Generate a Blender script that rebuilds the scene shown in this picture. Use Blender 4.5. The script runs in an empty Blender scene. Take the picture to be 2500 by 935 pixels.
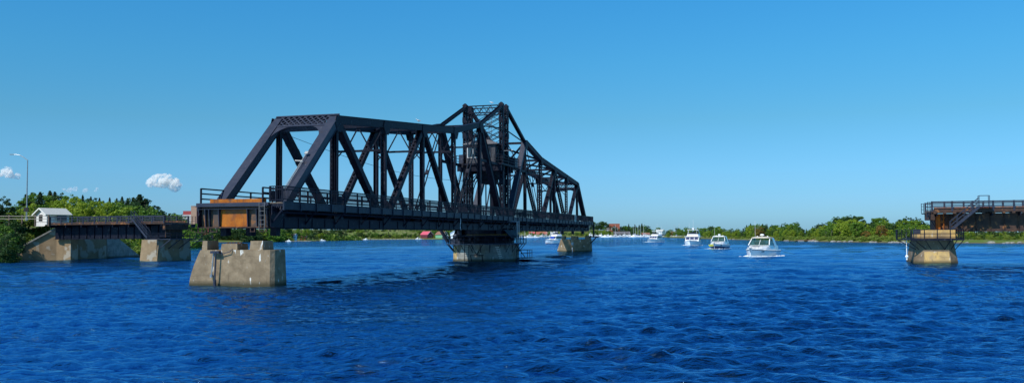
import bpy, math, random
import numpy as np
from mathutils import Vector, Matrix
PI = math.pi
R = math.radians
random.seed(7); np.random.seed(7)
scene = bpy.context.scene
COL = scene.collection

# ------------------------------------------------------------------ camera
F = 2180.7; CH = 3.31; PITCH = R(2.778); ROLL = R(.356)
cam_d = bpy.data.cameras.new('camera'); cam = bpy.data.objects.new('camera', cam_d); COL.objects.link(cam)
cam_d.sensor_width = 36; cam_d.lens = 36*F/2500; cam_d.clip_start = .5; cam_d.clip_end = 20000
cam.matrix_world = Matrix.Translation((0, 0, CH)) @ Matrix.Rotation(PI/2+PITCH, 4, 'X') @ Matrix.Rotation(-ROLL, 4, 'Z')
scene.camera = cam

# ------------------------------------------------------------------ light
SUN_EL = R(47)
SH = Vector((-.69, -.72, 0)).normalized()
SDIR = Vector((SH.x*math.cos(SUN_EL), SH.y*math.cos(SUN_EL), math.sin(SUN_EL)))
w = bpy.data.worlds.new('World'); scene.world = w; w.use_nodes = True
nt = w.node_tree
bg = nt.nodes['Background']
sky = nt.nodes.new('ShaderNodeTexSky'); sky.sky_type = 'NISHITA'; sky.sun_disc = False
sky.sun_elevation = SUN_EL; sky.sun_rotation = math.atan2(SH.x, SH.y)
sky.air_density = 1.0; sky.dust_density = .35; sky.ozone_density = 2.2; sky.altitude = 0
hs = nt.nodes.new('ShaderNodeHueSaturation'); hs.inputs['Saturation'].default_value = 1.25; hs.inputs['Hue'].default_value = .492
nt.links.new(sky.outputs[0], hs.inputs['Color'])
wtc = nt.nodes.new('ShaderNodeTexCoord'); wsp = nt.nodes.new('ShaderNodeSeparateXYZ'); nt.links.new(wtc.outputs['Generated'], wsp.inputs[0])
wr = nt.nodes.new('ShaderNodeValToRGB'); nt.links.new(wsp.outputs[2], wr.inputs[0])
while len(wr.color_ramp.elements) < 5: wr.color_ramp.elements.new(.5)
for e, (p_, c_) in zip(wr.color_ramp.elements, ((.0, (.25, .52, 1.0)), (.03, (.27, .54, .98)), (.125, (.312, .615, .775)), (.19, (.303, .715, .885)), (.26, (.295, .79, 1.0)))):
    e.position = p_; e.color = (*c_, 1)
wm = nt.nodes.new('ShaderNodeMix'); wm.data_type = 'RGBA'; wm.blend_type = 'MULTIPLY'; wm.inputs[0].default_value = 1
nt.links.new(hs.outputs[0], wm.inputs[6]); nt.links.new(wr.outputs[0], wm.inputs[7]); nt.links.new(wm.outputs[2], bg.inputs[0])
bg.inputs[1].default_value = .143
sd = bpy.data.lights.new('sun', 'SUN'); sd.energy = 5.0; sd.angle = R(.5); sd.color = (1, .95, .86)
sun = bpy.data.objects.new('sun', sd); COL.objects.link(sun)
sun.rotation_euler = SDIR.to_track_quat('Z', 'Y').to_euler()
scene.view_settings.view_transform = 'Standard'; scene.view_settings.look = 'None'
scene.view_settings.exposure = 0.0; scene.view_settings.gamma = 1
scene.render.engine = 'CYCLES'
scene.cycles.volume_bounces = 8; scene.cycles.max_bounces = 12

# ------------------------------------------------------------------ helpers
def at(px, Y, py=None):
    """world point seen at photo pixel px (2500 wide) at distance Y; z from py when given"""
    b0 = 100 if py is None else py-467.5
    xr = px-1250
    a = xr*math.cos(ROLL)-b0*math.sin(ROLL); b = xr*math.sin(ROLL)+b0*math.cos(ROLL)
    Yc = F*math.cos(PITCH)+b*math.sin(PITCH); Zc = F*math.sin(PITCH)-b*math.cos(PITCH)
    t = Y/Yc
    return Vector((a*t, Y, CH+Zc*t if py is not None else 0))

MATS = {}
def mat(name, color, rough=.6, metal=0, spec=.5, noise=None, bump=None, col2=None, scale=3.0, lo=.35, hi=.65, extra=None):
    """procedural surface: base colour mixed with col2 by a noise, optional bump"""
    if name in MATS: return MATS[name]
    m = bpy.data.materials.new(name); m.use_nodes = True; t = m.node_tree; N = t.nodes; L = t.links
    p = N['Principled BSDF']; p.inputs['Roughness'].default_value = rough; p.inputs['Metallic'].default_value = metal
    p.inputs['Specular IOR Level'].default_value = spec
    tc = N.new('ShaderNodeTexCoord')
    n1 = N.new('ShaderNodeTexNoise'); n1.inputs['Scale'].default_value = scale; n1.inputs['Detail'].default_value = 8; n1.inputs['Roughness'].default_value = .62
    L.new(tc.outputs['Object'], n1.inputs['Vector'])
    r = N.new('ShaderNodeMapRange'); r.inputs[1].default_value = lo; r.inputs[2].default_value = hi
    L.new(n1.outputs['Fac'], r.inputs[0])
    mx = N.new('ShaderNodeMix'); mx.data_type = 'RGBA'
    c2 = col2 or tuple(c*.75 for c in color)
    mx.inputs[6].default_value = (*color, 1); mx.inputs[7].default_value = (*c2, 1)
    L.new(r.outputs[0], mx.inputs[0])
    out = mx.outputs[2]
    if extra: out = extra(t, tc, out)
    L.new(out, p.inputs['Base Color'])
    if bump:
        n2 = N.new('ShaderNodeTexNoise'); n2.inputs['Scale'].default_value = bump[0]; n2.inputs['Detail'].default_value = 6
        L.new(tc.outputs['Object'], n2.inputs['Vector'])
        b = N.new('ShaderNodeBump'); b.inputs['Strength'].default_value = bump[1]; b.inputs['Distance'].default_value = bump[2]
        L.new(n2.outputs['Fac'], b.inputs['Height']); L.new(b.outputs[0], p.inputs['Normal'])
    MATS[name] = m
    return m

def blend(t, out, fac, col):
    mx = t.nodes.new('ShaderNodeMix'); mx.data_type = 'RGBA'
    t.links.new(fac, mx.inputs[0]); t.links.new(out, mx.inputs[6]); mx.inputs[7].default_value = (*col, 1)
    return mx.outputs[2]
def nz(t, tc, scale, lo, hi, stretch=(1, 1, 1), detail=5, coord='Object'):
    mp = t.nodes.new('ShaderNodeMapping'); mp.inputs['Scale'].default_value = stretch
    t.links.new(tc.outputs[coord], mp.inputs[0])
    n = t.nodes.new('ShaderNodeTexNoise'); n.inputs['Scale'].default_value = scale; n.inputs['Detail'].default_value = detail
    t.links.new(mp.outputs[0], n.inputs['Vector'])
    r = t.nodes.new('ShaderNodeMapRange'); r.inputs[1].default_value = lo; r.inputs[2].default_value = hi
    t.links.new(n.outputs['Fac'], r.inputs[0])
    return r.outputs[0]
def zband(t, tc, z0, z1):
    s = t.nodes.new('ShaderNodeSeparateXYZ'); t.links.new(tc.outputs['Object'], s.inputs[0])
    r = t.nodes.new('ShaderNodeMapRange'); r.inputs[1].default_value = z0; r.inputs[2].default_value = z1
    t.links.new(s.outputs[2], r.inputs[0])
    return r.outputs[0]
def mul(t, a, b):
    m = t.nodes.new('ShaderNodeMath'); m.operation = 'MULTIPLY'
    t.links.new(a, m.inputs[0])
    if isinstance(b, float): m.inputs[1].default_value = b
    else: t.links.new(b, m.inputs[1])
    return m.outputs[0]

def steel_extra(t, tc, out):
    out = blend(t, out, mul(t, nz(t, tc, 1.3, .6, .74), .55), (.03, .02, .017))
    return blend(t, out, mul(t, nz(t, tc, 6, .64, .72, (1, 1, .35)), .5), (.12, .12, .125))
STEEL = mat('black painted steel', (.0045, .006, .0145), .55, 0, .14, col2=(.009, .0115, .023), scale=2.5, bump=(7, .25, .02), extra=steel_extra)
STEEL2 = mat('worn and sunlit dark steel', (.018, .025, .046), .5, 0, .3, col2=(.034, .038, .058), scale=2, bump=(9, .3, .02), extra=steel_extra)  # paler copy of the steel; grey of the lit end posts is in its colour
RUST = mat('rusted orange steel', (.46, .15, .022), .8, 0, .12, col2=(.3, .085, .016), scale=1.6, bump=(12, .4, .02),
           extra=lambda t, tc, o: blend(t, blend(t, o, mul(t, nz(t, tc, 3, .5, .7, (1.6, 1.6, .25)), .75), (.11, .05, .03)), mul(t, nz(t, tc, 1.1, .52, .66), .6), (.07, .05, .045)))
RUSTD = mat('brown rusty steel', (.085, .045, .03), .75, 0, .25, col2=(.03, .02, .018), scale=1.4, bump=(10, .4, .02),
            extra=lambda t, tc, o: blend(t, o, nz(t, tc, 2.2, .58, .7), (.3, .12, .04)))
def conc_extra(white=.8, lines=True):
    def fn(t, tc, out):
        N = t.nodes; L = t.links
        out = blend(t, out, mul(t, nz(t, tc, .6, .5, .66), .7), (.18, .13, .08))
        if lines:
            s = N.new('ShaderNodeSeparateXYZ'); L.new(tc.outputs['Object'], s.inputs[0])
            n = N.new('ShaderNodeTexNoise'); n.inputs['Scale'].default_value = 1.4; L.new(tc.outputs['Object'], n.inputs['Vector'])
            a = N.new('ShaderNodeMath'); a.operation = 'MULTIPLY_ADD'; L.new(n.outputs['Fac'], a.inputs[0]); a.inputs[1].default_value = .3; L.new(s.outputs[2], a.inputs[2])
            m = N.new('ShaderNodeMath'); m.operation = 'MODULO'; L.new(a.outputs[0], m.inputs[0]); m.inputs[1].default_value = .42
            r = N.new('ShaderNodeMapRange'); r.inputs[1].default_value = .07; r.inputs[2].default_value = .02; L.new(m.outputs[0], r.inputs[0])
            out = blend(t, out, mul(t, mul(t, r.outputs[0], nz(t, tc, .9, .42, .62)), .6), (.14, .1, .065))
        out = blend(t, out, mul(t, nz(t, tc, 2.6, .64, .68, (1.3, 1.3, .45), 5), white), (.7, .68, .62))
        out = blend(t, out, mul(t, nz(t, tc, 2.6, .58, .72, (1.5, 1.5, .3), 5), .6), (.12, .085, .055))
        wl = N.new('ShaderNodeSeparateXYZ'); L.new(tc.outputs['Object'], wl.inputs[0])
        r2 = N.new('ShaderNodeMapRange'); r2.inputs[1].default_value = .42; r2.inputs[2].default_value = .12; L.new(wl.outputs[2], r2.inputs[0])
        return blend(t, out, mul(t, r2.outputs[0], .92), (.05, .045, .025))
    return fn
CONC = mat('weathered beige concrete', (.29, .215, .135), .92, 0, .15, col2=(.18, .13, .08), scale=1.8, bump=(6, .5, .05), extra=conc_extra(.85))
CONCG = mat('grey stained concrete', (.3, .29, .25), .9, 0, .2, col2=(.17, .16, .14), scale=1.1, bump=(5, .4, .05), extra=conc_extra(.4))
CONCO = mat('ochre stained and sunlit concrete', (.6, .38, .12), .9, 0, .2, col2=(.36, .25, .13), scale=1.1, bump=(5, .4, .05), extra=conc_extra(.3))  # also colours the sunlit facet of the pivot pier
CONCA = mat('patched tan concrete', (.3, .205, .115), .9, 0, .2, col2=(.19, .13, .072), scale=.5, bump=(5, .4, .05),
            extra=lambda t, tc, o: blend(t, o, mul(t, nz(t, tc, .45, .54, .58, (1, 1, 1), 6), .8), (.36, .31, .24)))
WHITE = mat('white paint', (.8, .8, .78), .4, col2=(.7, .7, .69), scale=2)
GEL = mat('white gelcoat', (.88, .88, .87), .22, col2=(.83, .83, .82), scale=.8)
NAVY = mat('navy gelcoat', (.015, .025, .09), .25, col2=(.02, .03, .1))
REDP = mat('red bottom paint', (.35, .06, .035), .5)
BLUEC = mat('blue canvas', (.02, .07, .4), .8, col2=(.015, .05, .3), scale=4, bump=(5, .3, .03))
BEIGEC = mat('cream canvas', (.55, .5, .42), .8, col2=(.5, .45, .38))
YEL = mat('yellow vinyl', (.75, .7, .08), .5)
GLASS = mat('dark tinted glass', (.012, .018, .025), .06, 0, .8, col2=(.02, .03, .04))
GLASSG = mat('greenish windscreen glass', (.08, .16, .15), .08, 0, .8, col2=(.05, .1, .1))
CHROME = mat('stainless steel', (.6, .6, .62), .25, 1)
ALU = mat('grey aluminium', (.38, .39, .4), .4, .6)
TIMBER = mat('weathered timber', (.14, .1, .07), .9, col2=(.07, .055, .045), scale=3)
BLACK = mat('black rubber', (.012, .012, .014), .7)
CABIN = mat('dark grey cabin boards', (.03, .032, .042), .6, col2=(.05, .05, .06), scale=3)
ROOFM = mat('grey metal roofing', (.1, .1, .11), .5, col2=(.14, .13, .13))
SHING = mat('brown shingles', (.27, .13, .09), .85, col2=(.2, .1, .07), scale=2)
PINK = mat('pink metal roof', (.62, .1, .14), .5, col2=(.5, .08, .12))
BRICK = mat('tan brick', (.42, .28, .2), .9, col2=(.34, .21, .15), scale=4)
REDW = mat('red wall cladding', (.35, .05, .055), .8, col2=(.28, .05, .05))
REDB = mat('red brick', (.36, .11, .07), .85, col2=(.28, .09, .06), scale=1)
GREENW = mat('mint green boards', (.16, .42, .26), .7, col2=(.13, .36, .22))
TEALW = mat('dark teal boards', (.02, .09, .11), .7, col2=(.02, .07, .09))
MAROON = mat('maroon boards', (.12, .02, .03), .7)
GREYW = mat('pale grey siding', (.5, .51, .52), .7)
ROOFW = mat('pale roof sheets', (.52, .52, .48), .6, col2=(.42, .43, .4))
BARK = mat('bark', (.1, .075, .055), .9, col2=(.06, .045, .035), scale=6)
BARKW = mat('pale bark', (.42, .39, .34), .9, col2=(.2, .18, .15), scale=4)
ROCK = mat('grey rock', (.3, .28, .25), .9, col2=(.18, .17, .15), scale=1.2, bump=(3, .6, .2))
ASPH = mat('asphalt', (.055, .055, .057), .9, col2=(.045, .045, .046), bump=(40, .3, .01))

def clear_glass(m, amount):
    t = m.node_tree; N = t.nodes; p = N['Principled BSDF']; tr = N.new('ShaderNodeBsdfTransparent'); tr.inputs[0].default_value = (.7, .92, .88, 1)
    mx = N.new('ShaderNodeMixShader'); mx.inputs[0].default_value = amount; t.links.new(p.outputs[0], mx.inputs[1]); t.links.new(tr.outputs[0], mx.inputs[2]); t.links.new(mx.outputs[0], N['Material Output'].inputs[0])
clear_glass(GLASSG, .65)
def leafmat(name, c1, c2, c3):
    m = bpy.data.materials.new(name); m.use_nodes = True; t = m.node_tree; N = t.nodes; L = t.links
    p = N['Principled BSDF']; p.inputs['Roughness'].default_value = .6; p.inputs['Specular IOR Level'].default_value = .25
    g = N.new('ShaderNodeNewGeometry'); oi = N.new('ShaderNodeObjectInfo')
    ramp = N.new('ShaderNodeValToRGB'); ramp.color_ramp.elements[0].color = (*c1, 1); ramp.color_ramp.elements[1].color = (*c3, 1)
    e = ramp.color_ramp.elements.new(.5); e.color = (*c2, 1)
    ad = N.new('ShaderNodeMath'); ad.operation = 'MULTIPLY_ADD'; L.new(g.outputs['Random Per Island'], ad.inputs[0]); ad.inputs[1].default_value = .55
    m2 = N.new('ShaderNodeMath'); m2.operation = 'MULTIPLY'; L.new(oi.outputs['Random'], m2.inputs[0]); m2.inputs[1].default_value = .45
    L.new(m2.outputs[0], ad.inputs[2]); L.new(ad.outputs[0], ramp.inputs[0]); L.new(ramp.outputs[0], p.inputs['Base Color'])
    tr = N.new('ShaderNodeBsdfTranslucent'); L.new(ramp.outputs[0], tr.inputs[0])
    mx = N.new('ShaderNodeMixShader'); mx.inputs[0].default_value = .36
    L.new(p.outputs[0], mx.inputs[1]); L.new(tr.outputs[0], mx.inputs[2]); L.new(mx.outputs[0], N['Material Output'].inputs[0])
    return m
LF = {'mid': leafmat('green leaves', (0.046, 0.111, 0.016), (0.104, 0.215, 0.026), (0.195, 0.312, 0.033)),
      'yellow': leafmat('yellow green leaves', (0.130, 0.221, 0.019), (0.247, 0.351, 0.029), (0.364, 0.416, 0.039)),
      'dark': leafmat('dark green leaves', (0.018, 0.047, 0.016), (0.039, 0.091, 0.023), (0.072, 0.143, 0.033)),
      'conifer': leafmat('conifer needles', (0.013, 0.039, 0.018), (0.029, 0.068, 0.026), (0.055, 0.104, 0.031)),
      'rusty': leafmat('browning leaves', (0.182, 0.156, 0.026), (0.260, 0.156, 0.039), (0.364, 0.182, 0.046)),
      'bush': leafmat('shrub leaves', (0.104, 0.182, 0.026), (0.208, 0.286, 0.046), (0.312, 0.364, 0.065))}

class MB:
    def __init__(s): s.v = []; s.f = []; s.mi = []; s.cur = 0
    def add(s, vs, fs):
        o = len(s.v); s.v += [tuple(v) for v in vs]; s.f += [tuple(i+o for i in f) for f in fs]; s.mi += [s.cur]*len(fs); return s
    def box(s, x0, x1, y0, y1, z0, z1):
        return s.add([(x0,y0,z0),(x1,y0,z0),(x1,y1,z0),(x0,y1,z0),(x0,y0,z1),(x1,y0,z1),(x1,y1,z1),(x0,y1,z1)],
                     [(0,3,2,1),(4,5,6,7),(0,1,5,4),(1,2,6,5),(2,3,7,6),(3,0,4,7)])
    def beam(s, A, B, w, h, side=(1, 0, 0), off=(0, 0, 0)):
        """box from A to B, w along `side` (made perpendicular), h along the third direction"""
        A = Vector(A)+Vector(off); B = Vector(B)+Vector(off); d = (B-A).normalized(); sd_ = Vector(side)
        if abs(d.dot(sd_.normalized())) > .98: sd_ = Vector((0, 0, 1))
        sd_ = (sd_-d*sd_.dot(d)).normalized(); up = sd_.cross(d).normalized()
        vs = []
        for P in (A, B):
            for a, b in ((-1,-1),(1,-1),(1,1),(-1,1)): vs.append(P+sd_*(a*w/2)+up*(b*h/2))
        return s.add(vs, [(0,1,2,3),(7,6,5,4),(0,4,5,1),(1,5,6,2),(2,6,7,3),(3,7,4,0)])
    def tube(s, pts, r, n=6, r2=None):
        pts = [Vector(p) for p in pts]; rings = []
        for i, p in enumerate(pts):
            d = (pts[min(i+1, len(pts)-1)]-pts[max(i-1, 0)]).normalized()
            a = Vector((0, 0, 1)) if abs(d.z) < .9 else Vector((1, 0, 0))
            u = d.cross(a).normalized(); v = d.cross(u).normalized()
            rr = r if r2 is None else r+(r2-r)*i/(len(pts)-1)
            rings.append([p+u*math.cos(2*PI*k/n)*rr+v*math.sin(2*PI*k/n)*rr for k in range(n)])
        vs = [q for rg in rings for q in rg]; fs = []
        for i in range(len(pts)-1):
            for k in range(n): fs.append((i*n+k, i*n+(k+1) % n, (i+1)*n+(k+1) % n, (i+1)*n+k))
        fs.append(tuple(range(n-1, -1, -1))); fs.append(tuple((len(pts)-1)*n+k for k in range(n)))
        return s.add(vs, fs)
    def prism(s, poly, z0, z1, scale=1.0, c=(0, 0)):
        n = len(poly)
        vs = [(x, y, z0) for x, y in poly]+[(c[0]+(x-c[0])*scale, c[1]+(y-c[1])*scale, z1) for x, y in poly]
        return s.add(vs, [tuple(range(n-1, -1, -1)), tuple(range(n, 2*n))]+[(i, (i+1) % n, n+(i+1) % n, n+i) for i in range(n)])
    def plate(s, poly3, thick, normal):
        n = len(poly3); nn = Vector(normal).normalized()*thick/2
        vs = [Vector(p)-nn for p in poly3]+[Vector(p)+nn for p in poly3]
        return s.add(vs, [tuple(range(n-1, -1, -1)), tuple(range(n, 2*n))]+[(i, (i+1) % n, n+(i+1) % n, n+i) for i in range(n)])
    def ball(s, c, r, nu=10, nv=7, sc=(1, 1, 1)):
        vs = [(c[0], c[1], c[2]-r*sc[2])]
        for j in range(1, nv):
            t = -PI/2+PI*j/nv
            for i in range(nu):
                a = 2*PI*i/nu; vs.append((c[0]+r*sc[0]*math.cos(t)*math.cos(a), c[1]+r*sc[1]*math.cos(t)*math.sin(a), c[2]+r*sc[2]*math.sin(t)))
        vs.append((c[0], c[1], c[2]+r*sc[2])); top = len(vs)-1; fs = []
        for i in range(nu):
            fs.append((0, 1+(i+1) % nu, 1+i)); fs.append((top, 1+(nv-2)*nu+i, 1+(nv-2)*nu+(i+1) % nu))
            for j in range(nv-2): fs.append((1+j*nu+i, 1+j*nu+(i+1) % nu, 1+(j+1)*nu+(i+1) % nu, 1+(j+1)*nu+i))
        return s.add(vs, fs)
    def laced(s, A, B, w, h, side=(1, 0, 0), pitch=None, x=True, bar=.07, web=.035, fl=.12, solid_top=False):
        """built-up member: two webs facing `side`, flanges, lacing bars on the other two faces"""
        A = Vector(A); B = Vector(B); d = B-A; Ln = d.length; d.normalize(); sd_ = Vector(side)
        sd_ = (sd_-d*sd_.dot(d)).normalized(); up = sd_.cross(d).normalized()
        if up.z < 0: up = -up
        for q in (-1, 1):
            s.beam(A, B, web, h, sd_, sd_*(q*(w/2-web/2)))
            for e in (-1, 1): s.beam(A, B, fl, .03, sd_, sd_*(q*(w/2-fl/2-web))+up*(e*(h/2-.02)))
        pitch = pitch or w*.9
        n = max(2, int(round(Ln/pitch))); st = Ln/n; iw = w/2-fl*.5
        faces = (-1, 1)
        if solid_top: s.beam(A, B, w+.1, .04, sd_, up*(h/2+.022)); faces = (-1,)
        for e in faces:
            for i in range(n):
                a = A+d*(st*i)+up*(e*(h/2+.001*e)); b = a+d*st
                q = 1 if i % 2 else -1
                s.beam(a+sd_*(q*iw), b-sd_*(q*iw), bar, .016, d.cross(up))
                if x: s.beam(a-sd_*(q*iw), b+sd_*(q*iw), bar, .018, d.cross(up), up*(.02*e))
        # batten plates at the ends
        for P, q in ((A, 1), (B, -1)):
            for e in (-1, 1): s.beam(P, P+d*(q*min(.7, Ln*.12)), w, .02, sd_, up*(e*(h/2+.03)))
        return s
    def build(s, name, m, parent=None, loc=None, rotz=None, smooth=False):
        me = bpy.data.meshes.new(name); me.from_pydata(s.v, [], s.f)
        ms = m if isinstance(m, (list, tuple)) else [m]
        for k in ms: me.materials.append(k)
        if len(ms) > 1: me.polygons.foreach_set('material_index', s.mi)
        if smooth: me.polygons.foreach_set('use_smooth', [True]*len(me.polygons))
        me.update()
        o = bpy.data.objects.new(name, me); COL.objects.link(o)
        if parent: o.parent = parent
        if loc: o.location = loc
        if rotz is not None: o.rotation_euler = (0, 0, rotz)
        return o

def tag(o, label=None, cat=None, group=None, kind=None):
    if label: o['label'] = label
    if cat: o['category'] = cat
    if group: o['group'] = group
    if kind: o['kind'] = kind
    return o
def empty(name, loc=(0, 0, 0), rz=0, label=None, cat=None, group=None):
    o = bpy.data.objects.new(name, None); COL.objects.link(o); o.location = loc; o.rotation_euler = (0, 0, rz)
    return tag(o, label, cat, group)
def kids(o): return [c for c in bpy.data.objects if c.parent == o]
KC = {}
def copy_tree(o, parent=None, loc=None, rz=None, sc=None, label=None, group=None):
    c = o.copy(); COL.objects.link(c); c.parent = parent
    if o.name not in KC: KC[o.name] = kids(o)
    for ch in KC[o.name]: copy_tree(ch, c)
    if loc is not None: c.location = loc
    if rz is not None: c.rotation_euler = (0, 0, rz)
    if sc is not None: c.scale = sc if isinstance(sc, (tuple, list)) else (sc, sc, sc)
    if label: c['label'] = label
    if group: c['group'] = group
    return c

# ------------------------------------------------------------------ layout of the crossing
TH = R(15.449); X0, Y0 = -3.367, 116.07
AX = Vector((math.sin(TH), math.cos(TH), 0)); NX = Vector((math.cos(TH), -math.sin(TH), 0))
def BW(l, s, z=0): return Vector((X0, Y0, 0))+NX*l+AX*s+Vector((0, 0, z))

# ------------------------------------------------------------------ water
def make_water():
    rmin, rmax = 7.0, 5200.0
    # rows in depression angle, dense
    rows = []
    r_ = rmin
    while r_ < rmax:
        rows.append(r_); r_ += max(.05, r_*r_*.00006 if r_ < 420 else r_*.0252*(1+(r_-420)/900))
    rows = np.array(rows)
    ang = np.concatenate([np.linspace(R(-75), R(-33), 60, endpoint=False), np.linspace(R(-33), R(33), 1100, endpoint=False), np.linspace(R(33), R(75), 61)])
    RR, AA = np.meshgrid(rows, ang, indexing='ij')
    X = RR*np.sin(AA); Y = RR*np.cos(AA); Z = np.zeros_like(X)
    drow = np.gradient(rows); cell = np.maximum(drow[:, None]*np.ones_like(X), RR*R(66)/1100)
    rng = np.random.RandomState(3)
    # wind patches modulate the chop
    def lowf(s, k):
        v = np.zeros_like(X); r2 = np.random.RandomState(k)
        for _ in range(7):
            a = r2.uniform(0, 2*PI); kk = 2*PI/(s*r2.uniform(.6, 1.8)); v += np.sin(X*math.cos(a)*kk+Y*math.sin(a)*kk*1.3+r2.uniform(0, 6.28))
        return v/3.2
    patch = np.clip(.78+.42*lowf(30, 5), .3, 1.4)
    wind = R(78)       # waves travel roughly towards/away from the camera
    for i in range(135):
        lam = 10**rng.uniform(math.log10(.32), math.log10(5.5))
        a = wind+rng.normal(0, .46)
        amp = .0056*lam**.82*(1+.5*math.exp(-(math.log(lam/.7)/.6)**2))
        if lam > 2.2: amp *= .5
        k = 2*PI/lam; ph = rng.uniform(0, 2*PI)
        dx, dy = math.cos(a), math.sin(a)
        fade = np.clip((lam/cell-2.2)/2.0, 0, 1)
        q = k*(X*dx+Y*dy)+ph+.9*np.sin(k*.17*(-X*dy+Y*dx)+ph*3)+.5*np.sin(k*.11*(X*dx+Y*dy)+ph)
        s_ = np.sin(q)
        Z += amp*fade*patch*(s_+.2*np.cos(2*q))
    for i in range(30):
        lam = 10**rng.uniform(math.log10(4.5), math.log10(17)); a = wind+rng.normal(0, .5); k = 2*PI/lam; ph = rng.uniform(0, 2*PI); dx, dy = math.cos(a), math.sin(a)
        q = k*(X*dx+Y*dy)+ph+1.2*np.sin(k*.15*(-X*dy+Y*dx)+ph*3)
        Z += .0024*lam*np.clip((lam/cell-2.2)/2.0, 0, 1)*(.35+.65*np.clip((RR-35)/80, 0, 1))*(np.sin(q)+.25*np.cos(2*q))
    # wakes of the passing boats: long crests running away to both sides
    for bx, by, a, lam, amp in ((36, 125, R(62), 3.8, .085), (36, 125, R(118), 3.8, .06), (10, 60, R(75), 5.2, .05)):
        dx, dy = math.cos(a), math.sin(a); u = (X-bx)*dx+(Y-by)*dy; v = -(X-bx)*dy+(Y-by)*dx
        for off in (-14, -34, -60):
            Z += amp*np.exp(-((u-off)/5.5)**2)*np.sin(2*PI*u/lam+.5*np.sin(v*.12))*np.clip(.55+.45*np.sin(v*.09+off), 0, 1)*np.clip((lam/cell-3)/3, 0, 1)
    nr, na = X.shape
    verts = np.stack([X, Y, Z], -1).reshape(-1, 3)
    idx = np.arange(nr*na).reshape(nr, na)
    faces = np.stack([idx[:-1, :-1], idx[:-1, 1:], idx[1:, 1:], idx[1:, :-1]], -1).reshape(-1, 4)[:, ::-1]
    me = bpy.data.meshes.new('water')
    me.vertices.add(len(verts)); me.vertices.foreach_set('co', verts.astype(np.float32).ravel())
    me.loops.add(faces.size); me.loops.foreach_set('vertex_index', faces.astype(np.int32).ravel())
    me.polygons.add(len(faces)); me.polygons.foreach_set('loop_start', np.arange(0, faces.size, 4, dtype=np.int32))
    me.polygons.foreach_set('loop_total', np.full(len(faces), 4, dtype=np.int32))
    me.polygons.foreach_set('use_smooth', np.ones(len(faces), dtype=bool))
    me.update(calc_edges=True)
    m = bpy.data.materials.new('river water'); m.use_nodes = True; t = m.node_tree; N = t.nodes; L = t.links
    N.remove(N['Principled BSDF'])
    df = N.new('ShaderNodeBsdfDiffuse'); df.inputs[0].default_value = (.0004, .005, .022, 1)
    gl = N.new('ShaderNodeBsdfGlossy'); gl.inputs[0].default_value = (.23, .48, .74, 1)
    fr = N.new('ShaderNodeFresnel'); fr.inputs[0].default_value = 1.33
    mxs = N.new('ShaderNodeMixShader'); L.new(fr.outputs[0], mxs.inputs[0]); L.new(df.outputs[0], mxs.inputs[1]); L.new(gl.outputs[0], mxs.inputs[2]); L.new(mxs.outputs[0], N['Material Output'].inputs[0])
    tc = N.new('ShaderNodeTexCoord')
    def noise(scale, st, det, rot=0, rough=.6):
        mp = N.new('ShaderNodeMapping'); mp.inputs['Scale'].default_value = st; mp.inputs['Rotation'].default_value = (0, 0, rot)
        L.new(tc.outputs['Object'], mp.inputs[0]); n = N.new('ShaderNodeTexNoise'); n.inputs['Scale'].default_value = scale; n.inputs['Detail'].default_value = det
        n.inputs['Roughness'].default_value = rough; n.inputs['Distortion'].default_value = .6
        L.new(mp.outputs[0], n.inputs['Vector']); return n.outputs['Fac']
    def rng_(src, a, b, c, d):
        r = N.new('ShaderNodeMapRange'); r.inputs[1].default_value = a; r.inputs[2].default_value = b; r.inputs[3].default_value = c; r.inputs[4].default_value = d
        L.new(src, r.inputs[0]); return r.outputs[0]
    fine = noise(5.5, (.6, 1.3, 1), 4, .15); mid = noise(1.1, (.55, 1.4, 1), 5, -.1); lng = noise(.2, (.45, 1.5, 1), 4, .08)
    big = noise(.03, (.35, 1.2, 1), 4, .12); strk = noise(.014, (.22, 1.6, 1), 6, -.05, .7)
    ws = rng_(big, .36, .64, .5, 1.0)      # wind strength patches
    sl = rng_(strk, .42, .58, .18, 1.0)      # long slicks of calmer water
    wsl = mul(t, ws, sl)
    L.new(rng_(wsl, .2, 1, .03, .1), gl.inputs['Roughness'])
    prev = None
    for h_, dist, st in ((lng, 1.5, .6), (mid, .6, .8), (fine, .12, 1.0)):
        b = N.new('ShaderNodeBump'); b.inputs['Distance'].default_value = dist; L.new(h_, b.inputs['Height']); L.new(mul(t, wsl, st), b.inputs['Strength'])
        if prev is not None: L.new(prev, b.inputs['Normal'])
        prev = b.outputs[0]
    for n_ in (gl, fr): L.new(prev, n_.inputs['Normal'])
    me.materials.append(m)
    o = bpy.data.objects.new('water', me); COL.objects.link(o); tag(o, kind='structure')
make_water()

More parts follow.
